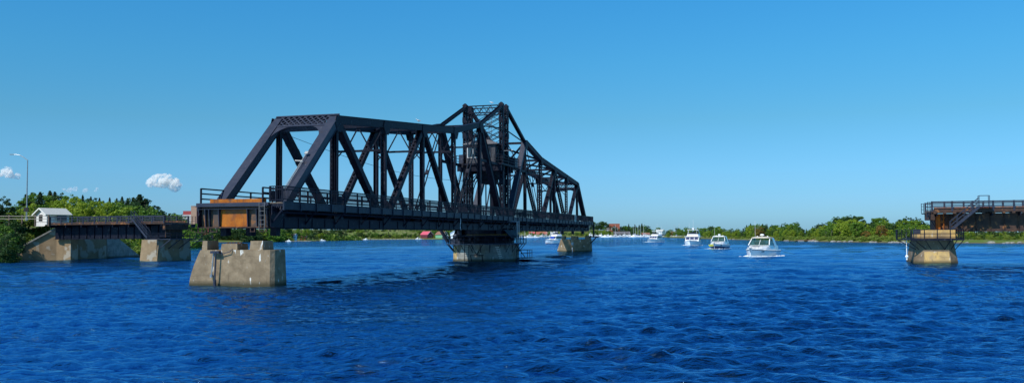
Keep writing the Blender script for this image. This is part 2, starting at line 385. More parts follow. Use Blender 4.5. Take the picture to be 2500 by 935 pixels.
# ------------------------------------------------------------------ land
LEFT = [(-74,20),(-78,60),(-80,95),(-72.5,119),(-73.8,130.6),(-67.6,133.5),(-66.4,141),(-68.2,152),(-78,190),(-103,260),(-128,340),(-160,430),(-188,515),
        (-168,540),(-140,556),(-128,640),(-121,752),(-57,742),(-36,860),(0,1010),(60,1060),(110,1080),(150,1020),(168,1080),(190,1300),(160,2600),(-2600,2600),(-2600,20)]
RIGHT = [(172,1090),(150,900),(139,792),(131,650),(119,527),(116,450),(115.5,387),(116,339),(120,285),(131,265),(141,246),(190,226),(320,190),(700,120),(2600,120),(2600,2600),(260,2600),(200,1300)]
def sdist(P, poly):
    n = len(poly); best = np.full(P.shape[0], 1e9); inside = np.zeros(P.shape[0], bool)
    for i in range(n):
        a = np.array(poly[i], float); b = np.array(poly[(i+1) % n], float); e = b-a
        w_ = P-a; t_ = np.clip((w_@e)/(e@e), 0, 1); best = np.minimum(best, np.linalg.norm(w_-t_[:, None]*e, axis=1))
        c = ((a[1] <= P[:, 1]) != (b[1] <= P[:, 1]))
        with np.errstate(divide='ignore', invalid='ignore'): xi = a[0]+(P[:, 1]-a[1])/(b[1]-a[1])*(b[0]-a[0])
        inside ^= c & (P[:, 0] < xi)
    return np.where(inside, best, -best)
def sstep(x, a, b): u = np.clip((x-a)/(b-a), 0, 1); return u*u*(3-2*u)
def hillnoise(X, Y):
    v = np.zeros_like(X); r2 = np.random.RandomState(11)
    for lam, am in ((9, .18), (21, .3), (55, .5), (140, 1.0)):
        for _ in range(3):
            a = r2.uniform(0, 6.28); k = 2*PI/lam; v += am*.5*np.sin(k*(X*math.cos(a)+Y*math.sin(a))+r2.uniform(0, 6.28))
    return v
def land_h(X, Y):
    P = np.stack([X, Y], -1); d1 = sdist(P, LEFT); d2 = sdist(P, RIGHT)
    nzv = hillnoise(X, Y)
    near = sstep(-Y, -330, -230)
    hn = 5.1*sstep(d1, 0, 11)+2.0*sstep(d1, 16, 60)
    hill = 6*np.exp(-(((X-95)/50)**2+((Y-1190)/90)**2))+5*np.exp(-(((X+100)/55)**2+((Y-880)/90)**2))
    hf = .9*sstep(d1, 0, 5)+3*sstep(d1, 8, 60)+7*sstep(d1, 60, 260)*(X < 60)+hill*sstep(d1, 8, 60)
    h1 = near*hn+(1-near)*hf+nzv*.35*sstep(d1, 3, 30)
    h2 = .8*sstep(d2, 0, 5)+1.2*sstep(d2, 8, 70)+nzv*.3*sstep(d2, 3, 30)
    h = np.where(d1 > d2, h1, h2); d = np.maximum(d1, d2)
    return np.where(d > 0, h+.02, np.maximum(-3, d*.35)), d
def land_z(x, y): return float(land_h(np.array([float(x)]), np.array([float(y)]))[0][0])
def make_land(side):
    if side == 'L': ang = np.linspace(R(-62), R(9.2), 620); rows = [40.0]
    else: ang = np.linspace(R(8.6), R(62), 380); rows = [110.0]
    while rows[-1] < 2500: rows.append(rows[-1]*1.0062+.15)
    rows = np.array(rows); RR, AA = np.meshgrid(rows, ang, indexing='ij'); X = RR*np.sin(AA); Y = RR*np.cos(AA)
    h, d = land_h(X.ravel(), Y.ravel()); Z = h.reshape(X.shape); D = d.reshape(X.shape)
    nr, na = X.shape; idx = np.arange(nr*na).reshape(nr, na)
    f = np.stack([idx[:-1, :-1], idx[:-1, 1:], idx[1:, 1:], idx[1:, :-1]], -1).reshape(-1, 4)[:, ::-1]
    keep = (D.ravel()[f] > -5).any(axis=1); f = f[keep]
    used = np.unique(f); remap = -np.ones(nr*na, int); remap[used] = np.arange(len(used))
    v = np.stack([X, Y, Z], -1).reshape(-1, 3)[used]; f = remap[f]
    me = bpy.data.meshes.new('terrain'); me.from_pydata(v.tolist(), [], f.tolist()); me.polygons.foreach_set('use_smooth', [True]*len(f))
    m = mat('grassy ground', (.08, .14, .025), .95, 0, .1, col2=(.15, .16, .045), scale=.09, bump=(1.5, .6, .25),
            extra=lambda t, tc, o: blend(t, blend(t, o, nz(t, tc, .25, .56, .66, (1, 1, 3)), (.25, .21, .14)), zband(t, tc, .42, .12), (.1, .09, .06)))
    me.materials.append(m)
    o = bpy.data.objects.new('terrain', me); COL.objects.link(o); tag(o, kind='structure')
make_land('L'); make_land('R')

# ================================================================== THE SWING BRIDGE
HW = 2.45; P_ = 9.3; Q_ = 10.6; TC = 1.1
Z_B, Z_H, Z_K, Z_P, Z_T = 4.25, 12.35, 14.62, 16.33, 20.1
S = [-(Q_+5*P_), -(Q_+4*P_), -(Q_+3*P_), -(Q_+2*P_), -(Q_+P_), -Q_]
ZT = [Z_B, Z_H, Z_H+(Z_K-Z_H)/3, Z_H+(Z_K-Z_H)*2/3, Z_K, Z_P]
bridge = empty('swing_bridge', (X0, Y0, 0), -TH, 'long dark steel truss swing bridge turned open along the channel on its pivot pier', 'bridge')
def part(mb, name, m=STEEL, parent=None, label=None, **k):
    o = mb.build(name, m, parent or bridge, **k)
    if label: o['label'] = label
    return o
def closed(mb, A, B, w, h, side=(1, 0, 0)):
    """riveted closed chord: box with slightly proud cover plate and splice plates"""
    A = Vector(A); B = Vector(B); mb.beam(A, B, w, h, side)
    d = (B-A).normalized(); sd_ = Vector(side); up = sd_.cross(d).normalized()
    if up.z < 0: up = -up
    mb.beam(A, B, w+.12, .03, side, up*(h/2+.016)); mb.beam(A, B, w+.1, .02, side, -up*(h/2+.011))
    return mb
for sx in (-1, 1):
    x = sx*HW
    for sg in (-1, 1):                                        # near arm and far arm
        s = [v*-sg*-1 if sg == -1 else -v for v in S]
        s = [v if sg == -1 else -v for v in S]
        T = [(x, s[i], ZT[i]) for i in range(6)]; Bt = [(x, s[i], Z_B) for i in range(6)]
        # end post
        m_ = MB(); closed(m_, Bt[0], T[1], .62, .62); part(m_, 'end_post', STEEL2 if sg == -1 else STEEL)  # near posts take the paler copy, sunlit tone painted in
        # top chord in segments
        m_ = MB(); closed(m_, T[1], T[4], .6, .6); part(m_, 'top_chord')
        m_ = MB(); closed(m_, T[4], T[5], .6, .58); part(m_, 'top_chord')
        # eyebar links up to the tower top
        m_ = MB()
        for q in (-.2, .2): m_.beam((x+q, s[5], Z_P), (x+q, sg*TC, Z_T-.25), .06, .34)
        m_.beam((x, s[5], Z_P+.0), (x, sg*TC, Z_T-.25), .36, .05)
        part(m_, 'tower_link')
        m_ = MB(); m_.beam((x, s[5]*1.0, Z_P-.1), (x, sg*TC, Z_T-3.1), .12, .12); part(m_, 'tie_rod')
        # posts
        m_ = MB(); hx = .34
        m_.beam(Bt[1], (x, s[1], Z_H-.3), hx, .04).beam(Bt[1], (x, s[1], Z_H-.3), .04, .34)
        for q in (-1, 1): m_.beam(Bt[1], (x, s[1], Z_H-.3), .03, .36, (1, 0, 0), (q*hx/2, 0, 0))
        part(m_, 'post')
        for i in (2, 3, 4, 5):
            if i == 3 or i == 5:
                m_ = MB(); m_.beam(Bt[i], (x, s[i], ZT[i]-.2), .36, .04)
                for q in (-1, 1): m_.beam(Bt[i], (x, s[i], ZT[i]-.2), .04, .4, (1, 0, 0), (q*.18, 0, 0))
            else:
                m_ = MB(); m_.laced((x, s[i], Z_B+.2), (x, s[i], ZT[i]-.2), .46, .36, (1, 0, 0), .42, False, .06)
            part(m_, 'post')
        # diagonals
        m_ = MB(); m_.laced(T[1], Bt[2], .56, .5, (1, 0, 0), 1.15, False, .3, fl=.2, web=.05); part(m_, 'diagonal')
        m_ = MB(); m_.laced(Bt[2], T[3], .52, .46, (1, 0, 0), .5, True, .07); part(m_, 'diagonal')
        m_ = MB(); m_.laced(T[3], Bt[4], .5, .44, (1, 0, 0), .55, True, .12, fl=.16); part(m_, 'diagonal')
        m_ = MB()
        for q in (-.17, .17): m_.beam((x+q, s[4], Z_B), (x+q, s[5], Z_P-.2), .05, .2)
        m_.beam((x, s[4]+(s[5]-s[4])*.5, Z_B+(Z_P-Z_B)*.5), (x, s[4]+(s[5]-s[4])*.54, Z_B+(Z_P-Z_B)*.54), .4, .14)
        part(m_, 'eyebar')
        m_ = MB(); closed(m_, T[5], (x, sg*(TC+.1), Z_B+.3), .58, .66); part(m_, 'main_strut', STEEL2 if (sg == 1) else STEEL)
        # gussets
        for i in range(6):
            c = Vector(T[i]); b = Vector(Bt[i])
            for q in (sx,):
                m_ = MB()
                if i: m_.plate([c+Vector((q*.335, a, z)) for a, z in ((-.75, -.25), (-.55, .26), (.55, .26), (.75, -.25), (.3, -.95), (-.3, -.95))], .025, (1, 0, 0)); part(m_, 'gusset_plate'); m_ = MB()
                m_.plate([b+Vector((q*.335, a, z)) for a, z in ((-.8, -.3), (.8, -.3), (.75, .45), (.3, 1.0), (-.3, 1.0), (-.75, .45))], .025, (1, 0, 0)); part(m_, 'gusset_plate')
        # walkway strut at cabin level
        m_ = MB(); m_.laced((x, s[5], 12.2), (x, sg*TC, 12.2), .3, .3, (1, 0, 0), .5, False, .05); part(m_, 'strut')
    # bottom chord
    m_ = MB(); closed(m_, (x, S[0]-.3, Z_B), (x, -S[0]+.3, Z_B), .6, .64)
    for k in range(-28, 29): m_.box(x-.35, x+.35, k*2-.1, k*2+.1, Z_B-.335, Z_B+.34)
    part(m_, 'bottom_chord')
    # tower columns
    for sg in (-1, 1):
        m_ = MB(); m_.laced((x, sg*TC, Z_B), (x, sg*TC, Z_T), .52, .58, (1, 0, 0), .5, True, .06)
        for q in (-1, 1):      # laced on the outer faces too, with batten plates
            for i in range(24):
                z = Z_B+.4+i*.65
                m_.beam((x+q*.27, sg*TC-.25, z), (x+q*.27, sg*TC+.25, z+.6), .02, .05)
        for z in (7, 10.2, 13.4, 16.2, 18.2): m_.box(x-.3, x+.3, sg*TC-.33, sg*TC+.33, z-.35, z+.35)
        m_.prism([(x-.34, sg*TC-.34), (x+.34, sg*TC-.34), (x+.34, sg*TC+.34), (x-.34, sg*TC+.34)], Z_T, Z_T+.3, .25, (x, sg*TC))
        part(m_, 'tower_column')
    m_ = MB()
    for z in np.arange(5.5, 19.9, 1.44):
        m_.beam((x, -TC, z), (x, TC, z+1.4), .07, .07); m_.beam((x+.01, TC, z), (x+.01, -TC, z+1.4), .06, .06)
        m_.beam((x, -TC, z), (x, TC, z), .12, .1)
    part(m_, 'tower_bracing')
# portal frames at both ends, in the plane of the end posts
for sg in (-1, 1):
    s0, s1 = S[0]*-sg, S[1]*-sg
    if sg == -1: s0, s1 = S[0], S[1]
    else: s0, s1 = -S[0], -S[1]
    d = Vector((0, s1-s0, Z_H-Z_B)).normalized(); nrm = Vector((0, -d.z, d.y)) if sg == -1 else Vector((0, d.z, d.y))
    top = Vector((0, s1, Z_H)); m_ = MB()
    offn = nrm*.28
    for q, hgt in ((.32, .16), (-1.05, .2)):
        c = top+d*q
        m_.beam(c+Vector((-HW-.3, 0, 0)), c+Vector((HW+.3, 0, 0)), hgt, .06, d, offn)
        m_.beam(c+Vector((-HW-.3, 0, 0)), c+Vector((HW+.3, 0, 0)), .05, .5, d)
    n = 9; st = (2*HW-.4)/n
    for i in range(-2, n):
        for q in (0, 1):
            xa = -HW+.2+st*i; xb = xa+st*2.6
            if q: xa, xb = xb, xa
            ya, yb = -1.0, .28
            if not q:
                # clip inside
                pass
            pts = []
            lo, hi = -HW+.2, HW-.2
            def cl(xa, xb, ya, yb):
                t0, t1 = 0., 1.
                dx = xb-xa
                for (bnd, sgn) in ((lo, 1), (hi, -1)):
                    va = sgn*(xa-bnd); vb = sgn*(xb-bnd)
                    if va < 0 and vb < 0: return None
                    if va < 0: t0 = max(t0, va/(va-vb))
                    if vb < 0: t1 = min(t1, va/(va-vb))
                return (xa+dx*t0, ya+(yb-ya)*t0, xa+dx*t1, ya+(yb-ya)*t1) if t1 > t0+.02 else None
            r_ = cl(xa, xb, ya, yb)
            if r_:
                for o_ in (.25, -.2):
                    m_.beam(top+d*r_[1]+Vector((r_[0], 0, 0)), top+d*r_[3]+Vector((r_[2], 0, 0)), .1, .02, nrm.cross(Vector((1, 0, 0))) , nrm*(o_+.012*q))
    pb = part(m_, 'portal_brace', STEEL2)
    for sx in (-1, 1):
        m_ = MB(); pts = [Vector((sx*HW, 0, 0))+top-d*1.1, Vector((sx*(HW-1.6), 0, 0))+top-d*1.1]
        for k in range(1, 7):
            a = k/7*PI/2; pts.append(Vector((sx*(HW-1.6+1.35*math.sin(a)), 0, 0))+top-d*(1.15+2.3*(1-math.cos(a))))
        pts.append(Vector((sx*HW, 0, 0))+top-d*3.5)
        if sx > 0: pts = pts[::-1]
        m_.plate([p+nrm*.24 for p in pts], .06, nrm)
        part(m_, 'knee_plate', STEEL2, pb)
# sway frames + top laterals
for sg in (-1, 1):
    for i in (2, 3, 4, 5):
        s = S[i]*(-sg) if sg == 1 else S[i]
        zt = ZT[i]; m_ = MB(); dp = 2.3 if i < 5 else 2.6
        m_.laced((-HW, s, zt-.1), (HW, s, zt-.1), .3, .3, (0, 1, 0), .4, False, .05)
        m_.laced((-HW, s, zt-dp), (HW, s, zt-dp), .18, .18, (0, 1, 0), .5, False, .04, fl=.06)
        for a, b in ((-HW, -HW/2), (-HW/2, 0), (0, HW/2), (HW/2, HW)):
            up = (a in (-HW, 0))
            m_.beam((a, s, zt-.2 if up else zt-dp), (b, s, zt-dp if up else zt-.2), .1, .1)
        for a, b in ((-HW, -HW+.9), (HW, HW-.9)): m_.beam((a, s, zt-dp-1.0), (b, s, zt-dp), .09, .09)
        part(m_, 'sway_frame')
    m_ = MB()
    for i in range(1, 5):
        a = S[i] if sg == -1 else -S[i]; b = S[i+1] if sg == -1 else -S[i+1]
        for q in (-1, 1):
            m_.laced((q*HW, a, ZT[i]-.05-.04*q), (-q*HW, b, ZT[i+1]-.05-.04*q), .22, .22, (1, 0, 0), .4, False, .04, fl=.06)
    part(m_, 'lateral_bracing')
# tower head frames: laced girders and X bracing across
for sg in (-1, 1):
    m_ = MB(); y = sg*TC
    m_.beam((-HW, y, Z_T-.1), (HW, y, Z_T-.1), .2, .12, (0, 1, 0)); m_.beam((-HW, y, Z_T-1.0), (HW, y, Z_T-1.0), .2, .12, (0, 1, 0))
    for i in range(10):
        a = -HW+i*.49; m_.beam((a, y, Z_T-.1 if i % 2 else Z_T-1), (a+.49, y, Z_T-1 if i % 2 else Z_T-.1), .06, .06)
    for k in range(2):
        z0 = Z_T-1-2.35*k; z1 = z0-2.35
        for q in (-1, 1):
            for e in (0, .16): m_.beam((q*HW, y-.05*q, z0-e), (-q*HW, y-.05*q, z1-e), .07, .09)
            m_.beam((q*HW, y+.1*q, z0-1.17), (0, y+.1*q, z1), .06, .06); m_.beam((0, y+.1*q, z0), (q*HW, y+.1*q, z0-1.17), .06, .06)
    m_.beam((-HW, y, Z_T-5.7), (HW, y, Z_T-5.7), .16, .16)
    part(m_, 'tower_bracing')
    for q in (-1, 1):   # curved laced knees under the cabin platform
        m_ = MB()
        pts = [Vector((q*(HW-.3-2.0*(1-math.cos(t_))), y, 8.6+2.7*math.sin(t_))) for t_ in np.linspace(0, PI/2, 7)]
        for a, b in zip(pts[:-1], pts[1:]):
            m_.beam(a, b, .26, .06, (0, 1, 0)); m_.beam(a+Vector((q*.35, 0, .1)), b+Vector((q*.35, 0, .25)), .2, .05, (0, 1, 0)); m_.beam(a, b+Vector((q*.35, 0, .25)), .05, .05)
        part(m_, 'platform_knee')
# ladder up the tower, seen through the bracing
m_ = MB()
for q in (-.2, .2): m_.tube([(.3+q, 1.0, 15.4), (.3+q, 1.0, 20.2)], .025)
for z in np.arange(15.5, 20, .3): m_.tube([(.1, 1.0, z), (.5, 1.0, z)], .015, 4)
for z in np.arange(16, 20, .8): m_.tube([(.3+.38*math.cos(t_), .7+.38*math.sin(t_)*1.0, z) for t_ in np.linspace(0, 2*PI, 9)], .015, 4)
part(m_, 'ladder', ALU)
# control cabin
cab = empty('control_cabin', (0, 0, 12.45)); cab.parent = bridge
m_ = MB(); m_.box(-1.95, 1.9, -2.25, 2.25, 0, 2.45)
for z in np.arange(.12, 2.4, .17): m_.box(-1.965, 1.915, -2.265, 2.265, z, z+.02)
for a in (-1.97, 1.85):
    for b in (-2.27, 2.2): m_.box(a, a+.08, b, b+.08, 0, 2.46)
part(m_, 'wall', CABIN, cab)
m_ = MB(); e = 2.6
m_.add([(-2.35, -2.6, 2.42), (2.3, -2.6, 2.42), (2.3, 2.6, 2.42), (-2.35, 2.6, 2.42), (-2.35, -2.6, 2.52), (2.3, -2.6, 2.52), (2.3, 2.6, 2.52), (-2.35, 2.6, 2.52), (-.05, -.4, 3.45), (-.05, .4, 3.45)],
       [(3, 2, 1, 0), (0, 1, 5, 4), (1, 2, 6, 5), (2, 3, 7, 6), (3, 0, 4, 7), (4, 5, 8), (5, 6, 9, 8), (6, 7, 9), (7, 4, 8, 9)])
part(m_, 'roof', ROOFM, cab)
def window(par, x0, x1, z0, z1, y, face='y', fr=WHITE, glass=GLASS, mull=1, sgn=-1, t_=.065):
    """framed window on a wall plane; face 'y' = wall facing -y/+y, 'x' = wall facing -x/+x"""
    def bx(m_, a0, a1, c0, c1, d0, d1):
        if face == 'y': m_.box(a0, a1, min(y+sgn*d0, y+sgn*d1), max(y+sgn*d0, y+sgn*d1), c0, c1)
        else: m_.box(min(y+sgn*d0, y+sgn*d1), max(y+sgn*d0, y+sgn*d1), a0, a1, c0, c1)
    m_ = MB(); bx(m_, x0-t_, x0, z0-t_, z1+t_, .0, .07); bx(m_, x1, x1+t_, z0-t_, z1+t_, 0, .07)
    bx(m_, x0, x1, z0-t_, z0, 0, .07); bx(m_, x0, x1, z1, z1+t_, 0, .07)
    for k in range(1, mull+1): c = x0+(x1-x0)*k/(mull+1); bx(m_, c-.02, c+.02, z0, z1, .022, .062)
    f = part(m_, 'window', fr, par)
    m_ = MB(); bx(m_, x0, x1, z0, z1, .004, .02); part(m_, 'pane', glass, f) if par.parent is None else part(m_, 'pane', glass, par)
    return f
window(cab, -1.72, -.32, .8, 2.1, -2.27); window(cab, .25, 1.3, .85, 2.0, -2.27, fr=STEEL2)
window(cab, -1.5, -.3, .8, 2.1, 1.92, 'x', ALU, sgn=1); window(cab, .6, 1.6, .8, 2.1, 1.92, 'x', ALU, sgn=1)
window(cab, -1.7, 1.4, .8, 2.1, -1.97, 'x', ALU, sgn=-1, mull=2); window(cab, -1.5, 1.5, .8, 2.1, 2.27, 'y', WHITE, sgn=1, mull=2)
m_ = MB(); m_.box(-3.1, 3.0, -3.0, 3.0, 12.2, 12.42); m_.box(1.5, 3.1, 3.0, 5.6, 12.2, 12.32)
for y in (-2.7, -1.6, 1.6, 2.7): m_.box(-3.0, 2.9, y-.12, y+.12, 11.45, 12.2)
for x in (-2.0, 0, 2.0): m_.box(x-.1, x+.1, -2.9, 2.9, 11.7, 12.2)
part(m_, 'cabin_platform')
def rail(mb, pts, h=1.05, bars=(1.05, .7, .35), post=2.0, r=.035):
    for A, B in zip(pts[:-1], pts[1:]):
        A = Vector(A); B = Vector(B); Ln = (B-A).length; n = max(1, int(round(Ln/post)))
        for i in range(n+1): P = A+(B-A)*i/n; mb.beam(P, P+Vector((0, 0, h)), r*2, r*2)
        for b in bars: mb.beam(A+Vector((0, 0, b)), B+Vector((0, 0, b)), r*1.6, r*1.8)
m_ = MB(); rail(m_, [(-3.05, -2.95, 12.42), (-3.05, 2.95, 12.42)]); rail(m_, [(2.0, -2.95, 12.42), (2.95, -2.95, 12.42), (2.95, 5.5, 12.42), (1.6, 5.5, 12.42)])
rail(m_, [(-3.05, 2.95, 12.42), (1.6, 2.95, 12.42)])
part(m_, 'platform_railing')
m_ = MB(); m_.box(1.7, 2.9, 3.4, 5.2, 12.33, 13.5); m_.box(1.65, 2.95, 3.35, 5.25, 13.5, 13.56); part(m_, 'equipment_box', STEEL2)
m_ = MB(); m_.box(-2.85, -2.25, -2.6, -1.5, 12.43, 13.6); part(m_, 'equipment_box', STEEL2)
m_ = MB(); m_.box(2.4, 3.9, -1.25, -1.15, 14.05, 14.1); m_.ball((3.9, -1.2, 14.1), .09); part(m_, 'lamp_arm', ALU)
# stair from deck to cabin, machinery columns below
m_ = MB()
for q in (-.35, .35): m_.beam((-1.75+q, -7.5, 5.7), (-1.75+q, -2.9, 12.3), .06, .25); m_.beam((-1.75+q, -7.5, 6.6), (-1.75+q, -2.9, 13.2), .04, .05); m_.beam((-1.75+q, -7.5, 6.15), (-1.75+q, -2.9, 12.75), .03, .04)
for i in range(26): t_ = i/25; m_.box(-2.1, -1.4, -7.55+4.6*t_, -7.3+4.6*t_, 5.8+6.45*t_, 5.84+6.45*t_)
part(m_, 'stair')
m_ = MB(); m_.tube([(-1.1, .3, 5.6), (-1.1, .3, 12.2)], .17, 10); m_.tube([(-.4, 1.2, 5.6), (-.4, 1.2, 12.2)], .09, 8); m_.beam((.3, -1.5, 5.6), (1.4, -1.5, 11.5), .14, .14); m_.beam((-1.6, -1.5, 9.6), (-.4, -1.5, 11.5), .14, .14); m_.beam((1.6, -1.6, 9.6), (.4, -1.6, 11.5), .14, .14)
part(m_, 'machinery_column', STEEL2)
m_ = MB(); m_.box(-.9, 1.7, -1.4, 1.6, 10.5, 11.68); m_.box(-.3, 1.2, -1.0, 1.2, 9.9, 10.5); m_.tube([(.9, 0, 5.6), (.9, 0, 10)], .22, 10); part(m_, 'machinery_housing')
# floor system
for i in range(6):
    for sg in (-1, 1):
        if i == 0: continue
        y = S[i]*(1 if sg == -1 else -1)
        m_ = MB(); m_.box(-HW, HW, y-.02, y+.02, Z_B-.1, 5.3); m_.box(-HW, HW, y-.17, y+.17, Z_B-.14, Z_B-.1); m_.box(-HW, HW, y-.17, y+.17, 5.3, 5.34)
        part(m_, 'floor_beam')
m_ = MB()
for x in (-1.5, -.7, .7, 1.5): m_.box(x-.02, x+.02, S[0]+.1, -S[0]-.1, 4.75, 5.36); m_.box(x-.12, x+.12, S[0]+.1, -S[0]-.1, 4.71, 4.75)
part(m_, 'stringers')
m_ = MB(); m_.box(-2.1, 2.1, S[0]-.45, -S[0]+.45, 5.38, 5.56); part(m_, 'deck', TIMBER)
# end floor beams with rust panels and stiffeners
for sg in (-1, 1):
    y = (S[0]-.35) if sg == -1 else (-S[0]+.35)
    def yb(a, b): return (y+sg*a, y+sg*b) if sg > 0 else (y-b, y-a)
    m_ = MB(); y0_, y1_ = yb(-.05, 0)
    m_.box(-2.85, 2.45, y0_, y1_, 3.98, 5.34)
    m_.cur = 0
    ef = part(m_, 'end_floor_beam', mat('rust streaked web plate', (.075, .058, .052), .7, 0, .2, col2=(.13, .075, .045), scale=1.5, bump=(9, .4, .02),
              extra=lambda t, tc, o: blend(t, o, mul(t, nz(t, tc, .9, .55, .6), .5), (.3, .12, .035))))
    m_ = MB(); a_, b_ = yb(.003, .03); m_.box(-1.27, .87, a_, b_, 3.98, 5.16); part(m_, 'rust_panel', RUST, ef)
    m_ = MB(); a_, b_ = yb(-.2, .2); m_.box(-3.0, 2.5, *yb(-.2, .42), 5.34, 5.4); m_.box(-3.0, 2.5, *yb(-.2, .3), 5.17, 5.21)
    m_.box(-3.0, 2.55, *yb(-.25, .34), 5.4, 5.6); part(m_, 'top_flange', STEEL2, ef)
    m_ = MB(); m_.box(-2.95, 2.5, *yb(-.25, .28), 3.9, 3.97); part(m_, 'bottom_flange', RUSTD, ef)
    m_ = MB(); m_.box(-2.1, 2.15, *yb(-.1, .06), 5.6, 5.86); part(m_, 'curb_beam', RUST, ef)
    for x in (-2.85, -2.35, -2.05, -1.3, .9, 1.6, 1.95, 2.4):
        m_ = MB()
        w0, w1 = (.12, .3) if abs(x-(-.2)) > .6 else (.1, .34)
        ya = y+sg*.03
        m_.add([(x-.02, ya, 5.17), (x+.02, ya, 5.17), (x+.02, ya, 3.97), (x-.02, ya, 3.97), (x-.02, ya+sg*.27, 5.17), (x+.02, ya+sg*.27, 5.17), (x+.02, ya+sg*.16, 3.97), (x-.02, ya+sg*.16, 3.97)],
               [(0, 1, 2, 3), (7, 6, 5, 4), (0, 4, 5, 1), (1, 5, 6, 2), (2, 6, 7, 3), (3, 7, 4, 0)])
        part(m_, 'stiffener', STEEL2, ef)
    m_ = MB()
    for x in (-2.9, -2.6, -2.35):
        m_.beam((x, y+sg*.2, 3.9), (x, y+sg*.2, 3.62), .05, .05)
    m_.box(-2.95, -2.3, y+sg*.2-.04, y+sg*.2+.04, 3.58, 3.63)
    for x in (-1.9, -1.45, 1.15, 1.45, 1.85, 2.1, 2.35): m_.beam((x, y+sg*.2, 3.9), (x, y+sg*.2, 3.66), .05, .05)
    m_.box(-1.95, -1.4, y+sg*.2-.04, y+sg*.2+.04, 3.62, 3.66); m_.box(1.1, 1.5, y+sg*.2-.04, y+sg*.2+.04, 3.62, 3.66); m_.box(1.8, 2.4, y+sg*.2-.04, y+sg*.2+.04, 3.62, 3.66)
    part(m_, 'latch_foot', RUSTD, ef)
    for x in (-2.0, .0, 1.9):
        m_ = MB(); m_.box(x-.22, x+.22, y-sg*1.7-.3, y-sg*1.7+.3, 3.35, 3.95); part(m_, 'end_wedge', STEEL)
    m_ = MB()
    for x in (1.95, 2.35): m_.beam((x, y+sg*.46, 3.7), (x, y+sg*.46, 5.6), .04, .05)
    for z in np.arange(3.8, 5.5, .3): m_.box(1.95, 2.35, y+sg*.46-.02, y+sg*.46+.02, z, z+.03)
    part(m_, 'ladder', mat('dull grey steel', (.12, .12, .12), .7))
# sidewalk on the right side
SWX = 3.62
m_ = MB(); m_.box(2.62, SWX-.03, S[0]-.6, -S[0]+.6, 5.5, 5.6); part(m_, 'sidewalk', TIMBER)
m_ = MB(); m_.box(SWX-.03, SWX+.02, S[0]-.62, -S[0]+.62, 5.12, 5.66)
m_.box(SWX-.1, SWX+.06, S[0]-.62, -S[0]+.62, 5.6, 5.66); m_.box(SWX-.08, SWX+.05, S[0]-.62, -S[0]+.62, 5.1, 5.13)
NB = 50
for i in range(NB+1):
    y = S[0]-.6+i*(2*-S[0]+1.2)/NB; m_.box(SWX+.02, SWX+.1, y-.06, y+.06, 5.05, 5.66)
part(m_, 'fascia', mat('blue grey fascia steel', (.022, .03, .05), .5, 0, .2, col2=(.01, .013, .022), scale=2.5, extra=steel_extra))
for i in range(NB//2+1):
    y = S[0]-.55+i*(2*-S[0]+1.1)/(NB/2)
    m_ = MB(); m_.beam((2.75, y, 4.2), (SWX-.05, y, 5.15), .07, .1, (0, 1, 0)); m_.beam((2.75, y, 5.4), (SWX, y, 5.4), .08, .16, (0, 1, 0))
    m_.beam((2.75, y, 4.1), (2.75, y, 5.4), .1, .08, (0, 1, 0)); part(m_, 'bracket')
# pipes hung beneath the sidewalk
m_ = MB(); m_.tube([(3.05, S[0], 4.95), (3.05, -S[0], 4.95)], .09, 8); part(m_, 'service_pipe')
# railings
def picket(mb, A, B, z0, h, sp=.17, post=2.3):
    A = Vector(A); B = Vector(B); Ln = (B-A).length; d = (B-A)/Ln; n = max(1, round(Ln/post))
    for i in range(n+1): P = A+d*(Ln*i/n); mb.beam(P+Vector((0, 0, z0)), P+Vector((0, 0, z0+h+.02)), .1, .1)
    for z, q in ((h, .07), (h-.2, .05), (.12, .06)): mb.beam(A+Vector((0, 0, z0+z)), B+Vector((0, 0, z0+z)), .07, q)
    for i in range(int(Ln/sp)): P = A+d*(sp*(i+.5)); mb.beam(P+Vector((0, 0, z0+.1)), P+Vector((0, 0, z0+h)), .028, .045)
m_ = MB(); picket(m_, (SWX-.05, S[0]-.6, 0), (SWX-.05, -S[0]+.6, 0), 5.66, 1.0)
part(m_, 'railing')
m_ = MB(); picket(m_, (2.62, S[0]-.6, 0), (SWX-.1, S[0]-.6, 0), 5.62, 1.03, .16, .55); part(m_, 'railing')
m_ = MB(); picket(m_, (2.62, -S[0]+.6, 0), (SWX-.1, -S[0]+.6, 0), 5.62, 1.03, .3, .55); part(m_, 'railing')
for xx in (-2.75, 2.02):       # roadway guard rails, plain bars, with solid timber backing panels here and there
    m_ = MB(); rail(m_, [(xx, S[0]-.5, 5.6), (xx, -S[0]+.5, 5.6)], 1.02, (1.0, .66, .3), 3.1, .05)
    for k in range(36):
        if xx > 0 and k % 3 == 0: m_.box(xx-.03, xx+.03, S[0]+3.1*k+.6, S[0]+3.1*k+2.0, 5.7, 6.45)
    part(m_, 'guard_rail')
m_ = MB(); m_.box(-3.0, -2.78, S[0]-.5, -S[0]+.5, 5.1, 5.55); part(m_, 'edge_beam')
# overhead wire, lamp and raised barrier arm on the near right end post
m_ = MB()
for i in range(4):
    A = Vector((-HW+.2, S[1]+1, 11.4)); B = Vector((HW, S[5], 9.6))
pts = [A+(B-A)*t_+Vector((0, 0, -1.0*math.sin(PI*t_))) for t_ in np.linspace(0, 1, 14)]; m_.tube(pts, .018, 4); part(m_, 'overhead_wire', BLACK)
dvec = (Vector((HW, S[1], Z_H))-Vector((HW, S[0], Z_B))).normalized(); base = Vector((HW-.1, S[0], Z_B)); nn = Vector((0, -dvec.z, dvec.y))
m_ = MB(); a = base+dvec*3.0+nn*.45+Vector((-.25, 0, 0)); b = base+dvec*6.2+nn*.55+Vector((-.1, 0, 0))
m_.tube([a, b], .022, 6); m_.tube([a+Vector((.18, 0, 0)), b+Vector((.1, 0, 0))], .018, 6); m_.tube([b+Vector((-.5, 0, .05)), b+Vector((.1, 0, .0))], .06, 6)
